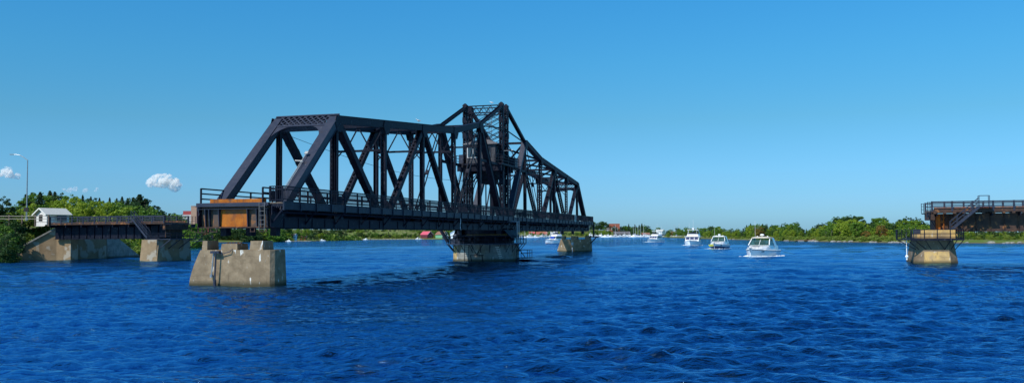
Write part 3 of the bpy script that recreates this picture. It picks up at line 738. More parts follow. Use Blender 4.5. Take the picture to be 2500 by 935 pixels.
m_.tube([b, b+dvec*.9], .025, 5); m_.beam(b+dvec*.85+nn*.03, b+dvec*1.15+nn*.03, .26, .05); part(m_, 'barrier_arm', mat('faded grey paint', (.4, .4, .38), .6))
m_ = MB(); m_.box(SWX+.03, SWX+.07, 39.5, 41.0, 5.5, 6.62); part(m_, 'notice_board', BEIGEC)
m_ = MB()
for z in (5.75, 5.95, 6.15, 6.35): m_.box(SWX+.072, SWX+.085, 39.7, 40.8, z, z+.06)
part(m_, 'notice_lines', BLACK)
m_ = MB()      # small hook gear hanging beneath the sidewalk, and its sign
m_.tube([(SWX, -21, 5.1), (SWX, -21, 4.6), (SWX+.1, -21.4, 4.6), (SWX+.1, -21.4, 4.1), (SWX, -20.9, 3.9)], .035, 5); part(m_, 'cable_hook', WHITE)
# gulls
def gull(loc, rz, lab):
    m_ = MB(); pts = [(-.22, .07, .035), (-.1, .1, .085), (.03, .12, .1), (.14, .17, .06), (.2, .25, .05), (.26, .26, .04), (.33, .25, .01)]
    rings = []
    n = 8
    for y, z, r_ in pts: rings.append([(r_*math.cos(2*PI*k/n), y, z+r_*1.0*math.sin(2*PI*k/n)) for k in range(n)])
    vs = [p for r_ in rings for p in r_]; fs = [(i*n+k, i*n+(k+1) % n, (i+1)*n+(k+1) % n, (i+1)*n+k) for i in range(len(pts)-1) for k in range(n)]
    fs += [tuple(range(n)), tuple((len(pts)-1)*n+k for k in range(n))[::-1]]; m_.add(vs, fs)
    m_.cur = 1
    for q in (-1, 1): m_.plate([(q*.1, .1, .17), (q*.115, .06, .08), (q*.06, -.3, .08), (q*.04, -.22, .16)], .02, (1, 0, 0)); m_.tube([(q*.04, 0, .03), (q*.04, .01, -.1)], .01, 4)
    o = m_.build('gull', [WHITE, GREYW], None, loc, rz); o.scale = (.85, .85, .85); tag(o, lab, 'bird')
p = BW(-HW+3.6, -TC, Z_T+.16); gull(p, 1.2, 'white gull perched on the top beam of the bridge tower')
p = BW(HW, S[3]-1, 14.33); gull(p, 2.0, 'gull perched on the long sloping top chord of the bridge')

# ================================================================== PIERS OF THE OPEN POSITION
def rest_pier(sg, label, part_labels):
    root = empty('rest_pier', (X0, Y0, 0), -TH if sg < 0 else -TH+PI, label, 'bridge pier', 'end piers under the open swing span')
    l0, l1 = (-3.12, 3.0); y0, y1 = -58.3, -56.5; zt = 2.42
    m_ = MB()
    zs = [-1.5, 0, .5, 1.0, 1.5, 2.0, zt]
    def prof(z):
        t_ = max(z, 0)/zt
        return (l0-.02+.8*t_**1.6 - (.15 if z < 0 else 0), l1-.06*t_*1.0+(.05 if z < 0 else 0), y0+.12*t_, y1+.9-.12*t_-.9)
    rings = []
    for z in zs:
        a, b, c, d = prof(z); rings.append([(a, c, z), (b, c, z), (b+.22, c+.25, z), (b+.22, d, z), (a, d, z)])
    n = 5; m_.add([p for r_ in rings for p in r_], [(i*n+k, i*n+(k+1) % n, (i+1)*n+(k+1) % n, (i+1)*n+k) for i in range(len(zs)-1) for k in range(n)]+[tuple((len(zs)-1)*n+k for k in range(n))])
    m_.build('pier_body', CONC, root)
    for a, b, h in ((-2.3, -1.9, .62), (-.85, .42, .42), (1.35, 2.35, .6)):
        m_ = MB(); c = ((a+b)/2, (y0+y1)/2); m_.prism([(a, y0+.22), (b, y0+.22), (b, y1-.2), (a, y1-.2)], zt-.01, zt+h, .92, c)
        m_.build('bearing_block', CONC, root)
    m_ = MB()
    for x in np.arange(-.7, .4, .25): m_.tube([(x, (y0+y1)/2, zt+.4), (x, (y0+y1)/2, zt+.52)], .04, 5)
    m_.box(-.8, .4, (y0+y1)/2-.15, (y0+y1)/2+.15, zt+.42, zt+.45); m_.build('bolt_row', RUSTD, root)
    if sg < 0:
        m_ = MB(); m_.tube([(-1.2, y0-.05, 2.35), (-1.22, y0-.12, 1.6), (-1.3, y0-.14, .75)], .045, 8); m_.tube([(-1.3, y0-.14, .8), (-1.3, y0-.14, .6)], .11, 8); m_.build('drop_pipe', ALU, root)
        m_ = MB(); m_.tube([(-.92, y0-.25, 2.3), (-.95, y0-.28, -.2)], .05, 8); m_.tube([(-.95, y0-.28, .45), (-.95, y0-.28, .0)], .1, 8)
        m_.tube([(-.92, y0-.1, 2.3), (-.6, y0-.05, 2.15), (0, y0-.05, 2.3), (.15, y0+.1, 2.5)], .03, 6)
        m_.box(-1.35, -.7, y0-.25, y0+.05, 2.2, 2.36); m_.build('mooring_pipe', STEEL2, root)
    else:
        m_ = MB(); m_.box(-.9, -.5, y0-.1, y0, 1.5, 2.0); m_.build('wall_cabinet', ALU, root)
    return root
rest_pier(-1, 'freestanding beige concrete pier with three blocks nearest the camera under the near bridge end', None)
# far end pier: separate build so its visible side keeps the same look
rp = empty('rest_pier', (X0, Y0, 0), -TH, 'distant concrete pier under the far end of the open bridge', 'bridge pier', 'end piers under the open swing span')
m_ = MB(); a0, a1, b0, b1, zt = -3.1, 3.4, 55.6, 57.6, 2.42
m_.add([(a0-.0, b0, -1.5), (a1, b0, -1.5), (a1, b1, -1.5), (a0, b1, -1.5), (a0, b0, 0), (a1, b0, 0), (a1, b1, 0), (a0, b1, 0), (a0+.75, b0+.12, zt), (a1-.1, b0+.12, zt), (a1-.1, b1-.1, zt), (a0+.75, b1-.1, zt)],
       [(0, 1, 5, 4), (1, 2, 6, 5), (2, 3, 7, 6), (3, 0, 4, 7), (4, 5, 9, 8), (5, 6, 10, 9), (6, 7, 11, 10), (7, 4, 8, 11), (8, 9, 10, 11)]); m_.build('pier_body', CONC, rp)
for a, b, h in ((-2.2, -1.6, .65), (-.4, .8, .6), (2.3, 3.25, .6)):
    m_ = MB(); m_.prism([(a, b0+.25), (b, b0+.25), (b, b1-.2), (a, b1-.2)], zt-.01, zt+h, .94, ((a+b)/2, (b0+b1)/2)); m_.build('bearing_block', CONC, rp)
m_ = MB(); m_.box(-.25, .15, b0-.06, b0+.1, 1.3, 1.85); m_.build('wall_cabinet', ALU, rp)
m_ = MB(); m_.tube([(-.05, b0-.05, .9), (-.05, b0-.05, .1)], .06, 6); m_.build('drop_pipe', WHITE, rp)
m_ = MB(); m_.beam((3.35, b0+.4, 1.6), (4.6, b0+.4, 2.9), .12, .2, (0, 1, 0)); m_.box(3.2, 4.9, b0+.1, b0+.8, 2.75, 2.95); m_.box(3.85, 4.1, b0+.3, b0+.55, 2.95, 5.1); m_.build('side_bracket', STEEL, rp)

# ================================================================== PIVOT PIER
pp = empty('pivot_pier', (X0, Y0, 0), -TH, 'round stained concrete pivot pier carrying the middle of the swing bridge', 'bridge pier')
PR = 4.25
def ngon(r, n, off=0): return [(r*math.cos(2*PI*(k+off)/n), r*math.sin(2*PI*(k+off)/n)) for k in range(n)]
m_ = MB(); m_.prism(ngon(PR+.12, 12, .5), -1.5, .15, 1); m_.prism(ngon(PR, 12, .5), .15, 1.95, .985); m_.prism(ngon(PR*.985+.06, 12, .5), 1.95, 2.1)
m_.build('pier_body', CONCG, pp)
m_ = MB(); a = ngon(PR+.02, 12, .5); A = Vector((*a[6], 0)); B = Vector((*a[7], 0))
m_.plate([Vector((A.x, A.y, .1)), Vector((B.x, B.y, .1)), Vector((B.x, B.y, 1.9)), Vector((A.x, A.y, 1.9))], .05, (A+B)); m_.build('sunlit_face', CONCO, pp)  # warm plate: sunlight on this facet is put into the colour
m_ = MB(); o1 = ngon(PR+.95, 12, .5); i1 = ngon(PR-.3, 12, .5)
for k in range(12):
    A, B, C_, D = o1[k], o1[(k+1) % 12], i1[(k+1) % 12], i1[k]
    m_.add([(*A, 2.12), (*B, 2.12), (*C_, 2.12), (*D, 2.12), (*A, 2.24), (*B, 2.24), (*C_, 2.24), (*D, 2.24)], [(3, 2, 1, 0), (4, 5, 6, 7), (0, 1, 5, 4), (1, 2, 6, 5), (2, 3, 7, 6), (3, 0, 4, 7)])
m_.build('walkway', STEEL2, pp)
m_ = MB(); rail(m_, [(*a, 2.24) for a in ngon(PR+.9, 12, .5)+[ngon(PR+.9, 12, .5)[0]]], .95, (.95, .5), 1.4, .035); m_.build('walkway_railing', STEEL, pp)
for k in range(24):
    a = 2*PI*(k+.5)/24; c, s_ = math.cos(a), math.sin(a)
    m_ = MB(); m_.beam((c*(PR-.02), s_*(PR-.02), 1.15), (c*(PR+.8), s_*(PR+.8), 2.1), .06, .06); m_.beam((c*(PR+.02), s_*(PR+.02), 1.1), (c*(PR+.02), s_*(PR+.02), 2.1), .05, .04); m_.build('bracket', STEEL, pp)
m_ = MB(); m_.prism(ngon(3.5, 24), 2.1, 2.55); m_.prism(ngon(3.2, 24), 2.55, 3.1, .97); m_.prism(ngon(3.55, 24), 3.1, 3.35)
for k in range(20):
    a = 2*PI*k/20; m_.tube([(3.0*math.cos(a), 3.0*math.sin(a), 2.75), (3.65*math.cos(a), 3.65*math.sin(a), 2.75)], .2, 10)
m_.build('turntable_drum', STEEL, pp)
m_ = MB(); m_.box(-4.6, -4.0, 1.4, 2.2, 2.25, 3.2); m_.build('drive_motor', STEEL2, pp); m_ = MB(); m_.box(-3.6, -3.0, -3.6, -3.2, 2.25, 2.9); m_.ball((-3.1, -3.2, 3.2), .3); m_.build('drive_motor', STEEL2, pp)
# ladder + lower landing
m_ = MB()
for q in (-.28, .28): m_.beam((-1.2+q, -PR-.25, -.4), (-1.2+q, -PR-.25, 2.2), .06, .06)
for z in np.arange(-.2, 2.2, .28): m_.box(-1.48, -.92, -PR-.27, -PR-.23, z, z+.04)
m_.build('ladder', STEEL, pp)
m_ = MB(); m_.box(-.6, 1.0, -PR-.75, -PR-.1, .8, .86)
for x in (-.55, .95): m_.beam((x, -PR-.7, .8), (x, -PR-.05, -.3), .08, .08)
m_.beam((-.55, -PR-.5, 2.1), (.2, -PR-.5, .85), .08, .08); m_.beam((.95, -PR-.5, 2.1), (.2, -PR-.5, .85), .08, .08); m_.build('landing_frame', STEEL, pp)
m_ = MB(); m_.box(PR+.1, PR+1.6, -1.2, 1.2, .35, .43); rail(m_, [(PR+.1, -1.15, .43), (PR+1.55, -1.15, .43), (PR+1.55, 1.15, .43), (PR+.1, 1.15, .43)], .95, (.95, .5), 1.0, .03)
m_.beam((PR, -1.1, 2.1), (PR+1.2, -1.1, .5), .06, .2); m_.build('side_landing', STEEL, pp)
# timber ladder boards on the pier face (sunlit steps)
m_ = MB()
for i in range(7): m_.box(2.35+.09*i, 2.85+.07*i, -PR+.35-.02*i, -PR+.42, 1.75-.22*i, 1.85-.22*i)
m_.build('rung_boards', BEIGEC, pp)
# loading girder, strut and stair are part of the bridge: they turn with it
m_ = MB(); m_.box(-3.3, 3.3, -1.6, -1.3, 3.36, 4.15); m_.box(-3.3, 3.3, 1.3, 1.6, 3.36, 4.15); m_.box(-2.9, -2.3, -3.2, 3.2, 3.36, 3.95); m_.box(2.3, 2.9, -3.2, 3.2, 3.36, 3.95)
for q in (-1, 1): m_.plate([(q*3.2, -3.0, 3.95), (q*3.2, 3.0, 3.95), (q*3.9, 2.0, 2.9), (q*3.9, -2.0, 2.9)], .1, (1, 0, .5))
m_.prism(ngon(3.3, 20), 3.36, 3.95, 1.02); part(m_, 'centre_girder')
m_ = MB(); st = Vector((-3.4, -4.6, 3.0))
for q in (-.32, .32): m_.beam((-4.4, -2.4+q, 2.4), (-5.9, -2.4+q, 4.8), .25, .06, (1, 0, 0)); m_.beam((-4.4, -2.4+q, 3.3), (-5.9, -2.4+q, 5.7), .04, .04); m_.beam((-4.4, -2.4+q, 2.85), (-5.9, -2.4+q, 5.25), .04, .04)
for i in range(9): t_ = i/8; m_.box(-4.55-1.4*t_, -4.3-1.4*t_, -2.7, -2.1, 2.5+2.2*t_, 2.54+2.2*t_)
m_.box(-6.2, -2.9, -2.75, -2.05, 4.75, 4.85); part(m_, 'stair')
m_ = MB(); m_.tube([(4.25, .5, 2.3), (4.25, .5, 5.1)], .07, 8); m_.tube([(4.0, .5, 2.3), (4.0, .5, 5.0)], .12, 8); m_.tube([(4.25, .5, 5.0), (3.3, -1.2, 5.05)], .05, 6); part(m_, 'cable_mast', ALU)

# ================================================================== FIXED APPROACH SPANS
def fixed_span(name_label, origin, ang, length, ztop, far_rail=True, stair_at=None, flip=1, rustend=False, bw=1.2):
    """span along local +x from its channel end at origin; near side is local -y"""
    r_ = empty('approach_span', origin, ang, name_label, 'bridge span')
    zd = ztop-1.0; W2 = 2.75
    for q in (-1, 1):
        m_ = MB(); y = q*1.55; m_.box(.5, length, y-.02, y+.02, zd-2.25, zd-.35); m_.box(.45, length, y-.2, y+.2, zd-2.3, zd-2.25); m_.box(.45, length, y-.2, y+.2, zd-.38, zd-.33)
        for k in range(int(length/1.35)): m_.box(.5+1.35*k, .54+1.35*k, y-.17, y+.17, zd-2.25, zd-.38)
        m_.build('plate_girder', RUSTD if rustend and q < 0 else STEEL, r_)
    for k in range(int(length/2.7)+1):
        m_ = MB(); x = .55+2.7*k; m_.box(x-.06, x+.06, -W2, W2, zd-.6, zd-.22); m_.build('floor_beam', STEEL, r_)
    m_ = MB(); m_.box(0, length, -W2, W2, zd-.2, zd); m_.build('deck', TIMBER, r_)
    m_ = MB(); m_.box(-.02, length, -W2-.06, -W2-.01, zd-.2, zd+.12); m_.box(-.02, length, W2+.01, W2+.06, zd-.2, zd+.12)
    for k in range(int(length/.95)): m_.box(.2+.95*k, .5+.95*k, -W2-.2, -W2-.06, zd-.36, zd-.2)
    m_.build('curb', RUSTD, r_)
    m_ = MB(); m_.box(.3, length, -W2+.25, -W2+.3, zd+.12, zd+.34); m_.build('curb_plate', RUST if rustend else RUSTD, r_)
    for q in (-1, 1):
        m_ = MB(); n = int(length/1.9)
        for k in range(n+1): x = .08+k*(length-.2)/n; m_.box(x-.09, x+.09, q*W2-.08, q*W2+.08, zd-.1, zd+1.02)
        for z, h in ((.86, .14), (.5, .1), (.2, .06)): m_.box(0, length, q*(W2+.09)-.03, q*(W2+.09)+.03, zd+z, zd+z+h)
        m_.build('railing', STEEL2, r_)
    m_ = MB(); m_.box(-.05, .35, -W2+.1, W2-.1, zd-1.0, zd-.22); m_.box(.4, .5, -1.9, 1.9, zd-2.05, zd-.4); m_.build('end_beam', RUSTD, r_)
    m_ = MB(); m_.box(-bw, -.03, -W2, -W2+1.0, zd-.3, zd-.2)
    rail(m_, [(-bw, -W2+.05, zd-.2), (-.1, -W2+.05, zd-.2)], 1.15, (1.1, .8, .45), .6, .03)
    m2 = MB(); m2.box(-bw, -.03, W2-1.0, W2, zd-.3, zd-.2); rail(m2, [(-bw, W2-.05, zd-.2), (-.1, W2-.05, zd-.2)], 1.15, (1.1, .8, .45), .6, .03); m2.build('end_bracket', STEEL, r_)
    m_.box(-bw, -bw+.06, -W2, -W2+1, zd-.7, zd-.2); m_.beam((-bw, -W2+.5, zd-.35), (.5, -W2+.7, zd-1.9), .07, .07); m_.build('end_bracket', STEEL, r_)
    return r_, zd
PH_L = TH
Lc = Vector((-48.2, 128.4, 0))
# left: local +x points to land (-NX direction) -> rotate by PI - TH ; near side (towards camera) becomes local +y
sl, zdl = fixed_span('dark girder approach span with railings leading from the shore abutment on the left', Lc, PI-TH, 19.6, 6.36)
Rc = Vector((46.5, 99.9, 0))
sr, zdr = fixed_span('rusty girder approach span entering from the right edge of the picture', Rc, -R(18), 34, 6.66, rustend=True, bw=.35)
# rust column at the end of the right span
m_ = MB(); m_.box(.42, 1.0, -1.72, -1.6, zdr-2.1, zdr-.35); m_.box(1.3, 1.36, -1.8, -1.58, zdr-2.1, zdr-.35); m_.build('end_column', RUST, sr)
# inclined stairs
def stair(par, A, B, w_, n, m, up=(0, 0, 1)):
    m_ = MB(); A = Vector(A); B = Vector(B); d = B-A; hd = Vector((d.x, d.y, 0)).normalized(); sd_ = Vector((-hd.y, hd.x, 0))
    for q in (-w_/2, w_/2):
        m_.beam(A+sd_*q, B+sd_*q, .06, .24, sd_)
        for h in (.95, .5): m_.beam(A+sd_*q+Vector((0, 0, h)), B+sd_*q+Vector((0, 0, h)), .045, .05, sd_)
        for k in range(5): P = A+d*k/4+sd_*q; m_.beam(P, P+Vector((0, 0, .95)), .045, .045)
    for i in range(n): P = A+d*(i+.5)/n; m_.beam(P-sd_*w_/2, P+sd_*w_/2, .24, .03, hd)
    return m_.build('stair', m, par)
stair(sr, (1.75, -3.15, 3.5), (4.6, -3.15, 6.0), .7, 13, STEEL2)
m_ = MB(); m_.box(4.5, 5.9, -3.5, -2.7, 5.95, 6.03); rail(m_, [(4.6, -3.45, 6.03), (5.6, -3.45, 6.03)], 1.15, (1.15,), 1.0, .03); rail(m_, [(4.6, -2.8, 6.03), (5.6, -2.8, 6.03)], 1.15, (1.15,), 1.0, .03); m_.build('stair_landing', STEEL2, sr)
stair(sl, (2.2, 3.25, 3.2), (4.9, 3.25, 6.1), .7, 13, STEEL2)
m_ = MB(); m_.box(4.6, 5.8, 2.78, 3.65, 5.4, 5.48); m_.build('stair_landing', STEEL2, sl)

# rest piers of the closed position
lp = empty('channel_pier', (-49.15, 127.1, 0), -TH, 'tan and dark concrete pier under the left approach span', 'bridge pier')
m_ = MB(); hw, hl = 1.35, 4.1
m_.prism([(-hw, -hl), (hw, -hl), (hw, hl), (-hw, hl)], -1.5, 2.95, .9); m_.build('pier_body', CONCA, lp)
m_ = MB(); m_.plate([(hw+.0, -hl+.1, 0), (hw, -hl+2.4, 0), (hw-.1, -hl+.5, 2.2)], .3, (1, 0, .1)); m_.build('ice_fin', CONCA, lp)
m_ = MB(); m_.box(-1.0, 3.2, -3.4, 3.9, 2.96, 3.06); m_.box(3.2, 5.2, 1.0, 2.2, 2.7, 2.8)
for y in (-3.3, -1.2, 1.2, 3.6): m_.beam((1.25, y, 1.7), (3.1, y, 2.95), .1, .1)
m_.build('walkway', STEEL2, lp)
m_ = MB(); rail(m_, [(-.4, -3.4, 3.06), (3.15, -3.4, 3.06), (3.15, 3.85, 3.06)], .75, (.75, .4), 1.6, .04); m_.build('walkway_railing', STEEL, lp)
m_ = MB(); m_.box(-.7, .7, -2.6, 2.6, 3.07, 3.3); m_.build('bearing_beam', STEEL, lp)

rp2 = empty('channel_pier', (46.1, 97.9, 0), -R(18), 'flared ochre stained and sunlit concrete pier with railed platform under the right approach span', 'bridge pier')
m_ = MB(); b = [(-1.6, -3.9), (1.15, -3.9), (1.95, -3.0), (1.95, 4.2), (-2.4, 4.2), (-2.4, -3.0)]
m_.prism(b, -1.5, 0, 1); m_.prism(b, 0, 2.45, .82, (-.05, -.3)); m_.build('pier_body', mat('brown stained concrete', (.22, .16, .1), .9, 0, .2, col2=(.12, .085, .055), scale=1.0, bump=(5, .4, .05), extra=conc_extra(.3)), rp2)
m_ = MB()
def onface(x, z, dy=.03):   # front face of the tapered pier
    t_ = z/2.45; sc = 1-.18*t_; return (-.05+(x+.05)*sc, -.3+(-3.9+.3)*sc-dy, z)
m_.add([onface(-1.5, .02), onface(1.1, .02), onface(1.1, 1.25), onface(-1.5, 1.25), onface(-1.5, .02, -.05), onface(1.1, .02, -.05), onface(1.1, 1.25, -.05), onface(-1.5, 1.25, -.05)],
       [(0, 1, 2, 3), (0, 3, 7, 4), (1, 5, 6, 2), (3, 2, 6, 7)]); m_.build('ochre_patch', CONCO, rp2)
m_ = MB(); m_.box(-2.7, 2.35, -4.4, 4.4, 2.46, 2.66); m_.box(-4.0, -2.7, -3.9, -2.4, 2.5, 2.6)
m_.build('platform', STEEL, rp2)
m_ = MB(); m_.box(-1.6, 1.7, -3.2, -2.6, 2.67, 3.55); m_.box(-1.9, 2.0, -2.5, 3.0, 2.67, 3.1); m_.build('bearing_block', CONCO, rp2)
m_ = MB(); rail(m_, [(-2.65, -4.35, 2.66), (2.3, -4.35, 2.66), (2.3, 4.3, 2.66)], .95, (.95, .5, .1), 1.1, .045); rail(m_, [(-4.0, -3.9, 2.6), (-2.7, -3.9, 2.6)], 1.0, (1.0, .75, .5, .25), .4, .03); rail(m_, [(-4.0, -3.9, 2.6), (-4.0, -2.4, 2.6)], 1.0, (1.0, .75, .5, .25), .4, .03)
m_.build('platform_railing', STEEL, rp2)
for x, xb in ((-3.9, -2.2), (-3.0, -1.9), (-2.3, -1.2), (-1.3, -.7), (-.1, .6), (1.1, .6), (1.7, 1.2), (2.3, 1.6)):
    m_ = MB(); m_.beam((x, -4.2, 2.46), (xb, -3.55, 1.5), .06, .06); m_.build('bracket', STEEL, rp2)
m_ = MB(); m_.tube([(-3.1, -3.6, 3.2), (-3.1, -3.6, .9)], .045, 8); m_.ball((-3.1, -3.6, .75), .17); m_.tube([(-3.1, -3.6, .6), (-3.1, -3.6, .4)], .08, 8); m_.build('hanging_marker', WHITE, rp2)
m_ = MB(); m_.box(-1.9, -1.2, .6, 1.3, 2.67, 3.6); m_.build('winch_box', STEEL2, rp2)

# ================================================================== LEFT ABUTMENT, ROAD, LAMP, HOUSE
ab = empty('abutment', (-66.4, 134.0, 0), 0, 'sloping tan concrete abutment with wing walls at the left shore', 'abutment')
def wallseg(A, B, zb, zA, zB, th, m, name, par):
    A = Vector(A); B = Vector(B); d = (B-A).normalized(); n_ = Vector((-d.y, d.x))*th
    A2 = A+n_; B2 = B+n_
    m_ = MB(); m_.add([(A.x, A.y, zb), (B.x, B.y, zb), (B2.x, B2.y, zb), (A2.x, A2.y, zb), (A.x, A.y, zA), (B.x, B.y, zB), (B2.x, B2.y, zB), (A2.x, A2.y, zA)],
                      [(0, 3, 2, 1), (4, 5, 6, 7), (0, 1, 5, 4), (1, 2, 6, 5), (2, 3, 7, 6), (3, 0, 4, 7)]); return m_.build(name, m, par)
cosn = Vector((NX.x, NX.y)); cosa = Vector((AX.x, AX.y))
A0 = Vector((0.2, -1.6)); W1 = A0+Vector((-7.6, -1.6))
wallseg((A0.x-1.3, A0.y+.1), W1, -1, 4.75, .9, -.6, CONCA, 'wing_wall', ab)
wallseg(A0, (A0.x-1.3, A0.y+.1), -1, 5.35, 5.35, -.6, CONCA, 'corner_block', ab)
m_ = MB(); q0 = Vector((A0.x-1.25, A0.y+.15, 4.82)); q1 = Vector((W1.x, W1.y+.1, .97)); m_.beam(q0, q1, .2, .75, (0, 0, 1)); m_.build('coping', CONCG, ab)
m_ = MB(); g0 = A0+cosn*.15; e1 = A0+cosa*8.6
pl = [g0, e1+cosn*.15, e1-cosn*1.3, g0-cosn*1.3]; m_.prism([(p.x, p.y) for p in pl], -1, 3.2); pl = [A0-cosn*.9, e1-cosn*.9, e1-cosn*1.6, A0-cosn*1.6]; m_.prism([(p.x, p.y) for p in pl], 3.2, 5.0); m_.build('breast_wall', CONCA, ab)
m_ = MB(); g = A0+cosn*.2; pl = [g-cosa*.3, g-cosa*.3+cosn*1.1, g+cosa*1.2+cosn*1.1, g+cosa*1.2]; m_.prism([(p.x, p.y) for p in pl], -1, 3.45, .96, (g.x, g.y)); pl = [p+(p-(g+cosn*.55+cosa*.4))*.08 for p in pl]; m_.prism([(p.x, p.y) for p in pl], 3.45, 3.65); m_.build('seat_pillar', CONCA, ab)
B0 = A0+cosa*8.6; wallseg(B0+cosn*.2, B0+cosa*9.5-cosn*1.0, -1, 4.6, .1, .6, CONCG, 'wing_wall', ab)
# road behind it
def strip(A, d, length, w_, z, name, m, kind=None, dz=0):
    sd_ = Vector((-d.y, d.x)); vs = []; n = 24
    for i in range(n+1):
        P = A+d*(length*i/n)
        for q in (-1, 1): vs.append((P.x+sd_.x*w_*q, P.y+sd_.y*w_*q, z+dz*i/n))
    m_ = MB(); m_.add(vs, [(2*i, 2*i+1, 2*i+3, 2*i+2) for i in range(n)]); o = m_.build(name, m)
    if kind: tag(o, kind=kind)
    return o
ra = Vector((-67.0, 133.7)); rd = Vector((-NX.x, -NX.y)); strip(ra, rd, 90, 3.0, 5.62, 'road', ASPH, 'structure', 1.2)
gr = empty('guard_rail', (0, 0, 0), 0, 'weathered timber roadside guard rail behind the left abutment', 'guard rail')
pa = ra+Vector((-cosa.x, -cosa.y))*3.1
m_ = MB(); L_ = 45; za = 5.5
def gp(t_): P = pa+rd*(t_*L_); return Vector((P.x, P.y, za+.6*t_))
for z in (.55, .95): m_.beam(gp(0)+Vector((0, 0, z)), gp(1)+Vector((0, 0, z)), .08, .22, (0, 0, 1))
m_.build('rail_board', mat('grey weathered boards', (.33, .31, .26), .9, col2=(.24, .22, .19)), gr)
for k in range(20):
    P = gp(k/19); m_ = MB(); m_.box(-.1, .1, -.1, .1, -.5, 1.15); m_.build('rail_post', TIMBER, gr, P)
# lamp
lz = 6.2
lamp = empty('street_lamp', at(64, 150)+Vector((0, 0, lz)), 0, 'tall grey street lamp with one curved arm behind the left shore', 'street lamp')
m_ = MB(); m_.tube([(0, 0, 0), (0, 0, 10.2)], .12, 10, .07); m_.tube([(0, 0, 0), (0, 0, .5)], .2, 10); m_.build('pole', ALU, lamp)
m_ = MB(); m_.tube([(0, 0, 10.15), (-.7, 0, 10.65), (-1.3, 0, 11.0), (-1.9, 0, 11.12), (-2.4, 0, 11.15)], .05, 8, .04); m_.build('lamp_arm', ALU, lamp)
m_ = MB(); m_.box(-3.0, -2.35, -.14, .14, 11.08, 11.2); m_.build('lamp_head', ALU, lamp)
m_ = MB(); m_.box(-.45, .3, -.12, .08, 1.5, 2.2); m_.build('sign_panel', BLACK, lamp)
# white house
hz = 6.9
def gable_house(name, loc, rz, W_, D_, H_, RH, wallm, roofm, label, cat='house', eave=.4, trim=None, wins=(), door=None, gablem=None, chimney=None, group=None):
    """ridge along local y, gable end faces local -y"""
    r_ = empty(name, loc, rz, label, cat, group)
    m_ = MB(); hw, hd = W_/2, D_/2
    m_.add([(-hw, -hd, -1), (hw, -hd, -1), (hw, hd, -1), (-hw, hd, -1), (-hw, -hd, H_), (hw, -hd, H_), (hw, hd, H_), (-hw, hd, H_), (0, -hd, H_+RH), (0, hd, H_+RH)],
           [(0, 1, 5, 8, 4), (1, 2, 6, 5), (2, 3, 7, 9, 6), (3, 0, 4, 7), (4, 8, 9, 7), (5, 6, 9, 8)]); part(m_, 'wall', wallm, r_)
    m_ = MB(); k = RH/hw; e = eave
    for q in (-1, 1):
        a = (q*(hw+e), H_-k*e+.03); b = (0, H_+RH+.03); t_ = .14
        m_.plate([(a[0], -hd-e, a[1]), (b[0], -hd-e, b[1]), (b[0], hd+e, b[1]), (a[0], hd+e, a[1])][::q], t_, (q*k, 0, 1))
    part(m_, 'roof', roofm, r_)
    m_ = MB()
    for q in (-1, 1): m_.beam((q*(hw+e), -hd-e-.03, H_-k*e), (0, -hd-e-.03, H_+RH), .05, .22, (0, 1, 0))
    part(m_, 'trim', trim or WHITE, r_)
    for (x0, x1, z0, z1) in wins: window(r_, x0, x1, z0, z1, -hd, fr=trim or WHITE)
    if door:
        m_ = MB(); m_.box(door[0], door[1], -hd-.06, -hd, 0, door[2]); part(m_, 'door', door[3], r_)
    if chimney:
        m_ = MB(); m_.box(*chimney); part(m_, 'chimney', BRICK, r_)
    return r_
hp = at(112, 172)
h_ = gable_house('house', (hp.x+1.2, hp.y, 6.5), R(-33), 3.9, 4.4, 1.35, 1.05, mat('white boards', (.72, .72, .72), .7, col2=(.6, .6, .62), scale=2), ROOFW, 'small low white cottage with pale roof beside the lamp post on the left', eave=.45, door=(-.7, .5, 1.2, BLACK), wins=())
m_ = MB(); m_.box(2.3, 2.36, -.4, 1.5, 0, 1.25); part(m_, 'carport_shade_panel', mat('painted carport shade', (.08, .09, .1), .8), h_)  # dark panel painted for the shade inside the open carport

# ================================================================== TREES
def leaf_mesh(name, centers, radii, n_per, size, m, seed, squash=.85, normals=None):
    r2 = np.random.RandomState(seed); V = []; 
    cs = np.array(centers); rs = np.array(radii)
    cnt = np.maximum(6, (n_per*(rs/rs.mean())**2).astype(int))
    C = np.repeat(cs, cnt, axis=0); RR = np.repeat(rs, cnt)
    n = len(C); d = r2.normal(size=(n, 3)); d /= np.linalg.norm(d, axis=1)[:, None]
    rad = RR*(r2.uniform(.35, 1.0, n)**.5)*r2.uniform(.85, 1.15, n)
    P = C+d*rad[:, None]*np.array([1, 1, squash])
    # leaf normals roughly outward with jitter
    nn = d+r2.normal(size=(n, 3))*.55+np.array([0, 0, .35]); nn /= np.linalg.norm(nn, axis=1)[:, None]
    a = np.cross(nn, r2.normal(size=(n, 3))); a /= np.linalg.norm(a, axis=1)[:, None]; b = np.cross(nn, a)
    s = size*r2.uniform(.6, 1.4, n)[:, None]
    v = np.stack([P-a*s, P-b*s*.7, P+a*s, P+b*s*.7], 1).reshape(-1, 3)
    f = np.arange(n*4).reshape(n, 4)
    me = bpy.data.meshes.new(name); me.from_pydata(v.tolist(), [], f.tolist()); me.materials.append(m); me.update()
    return me
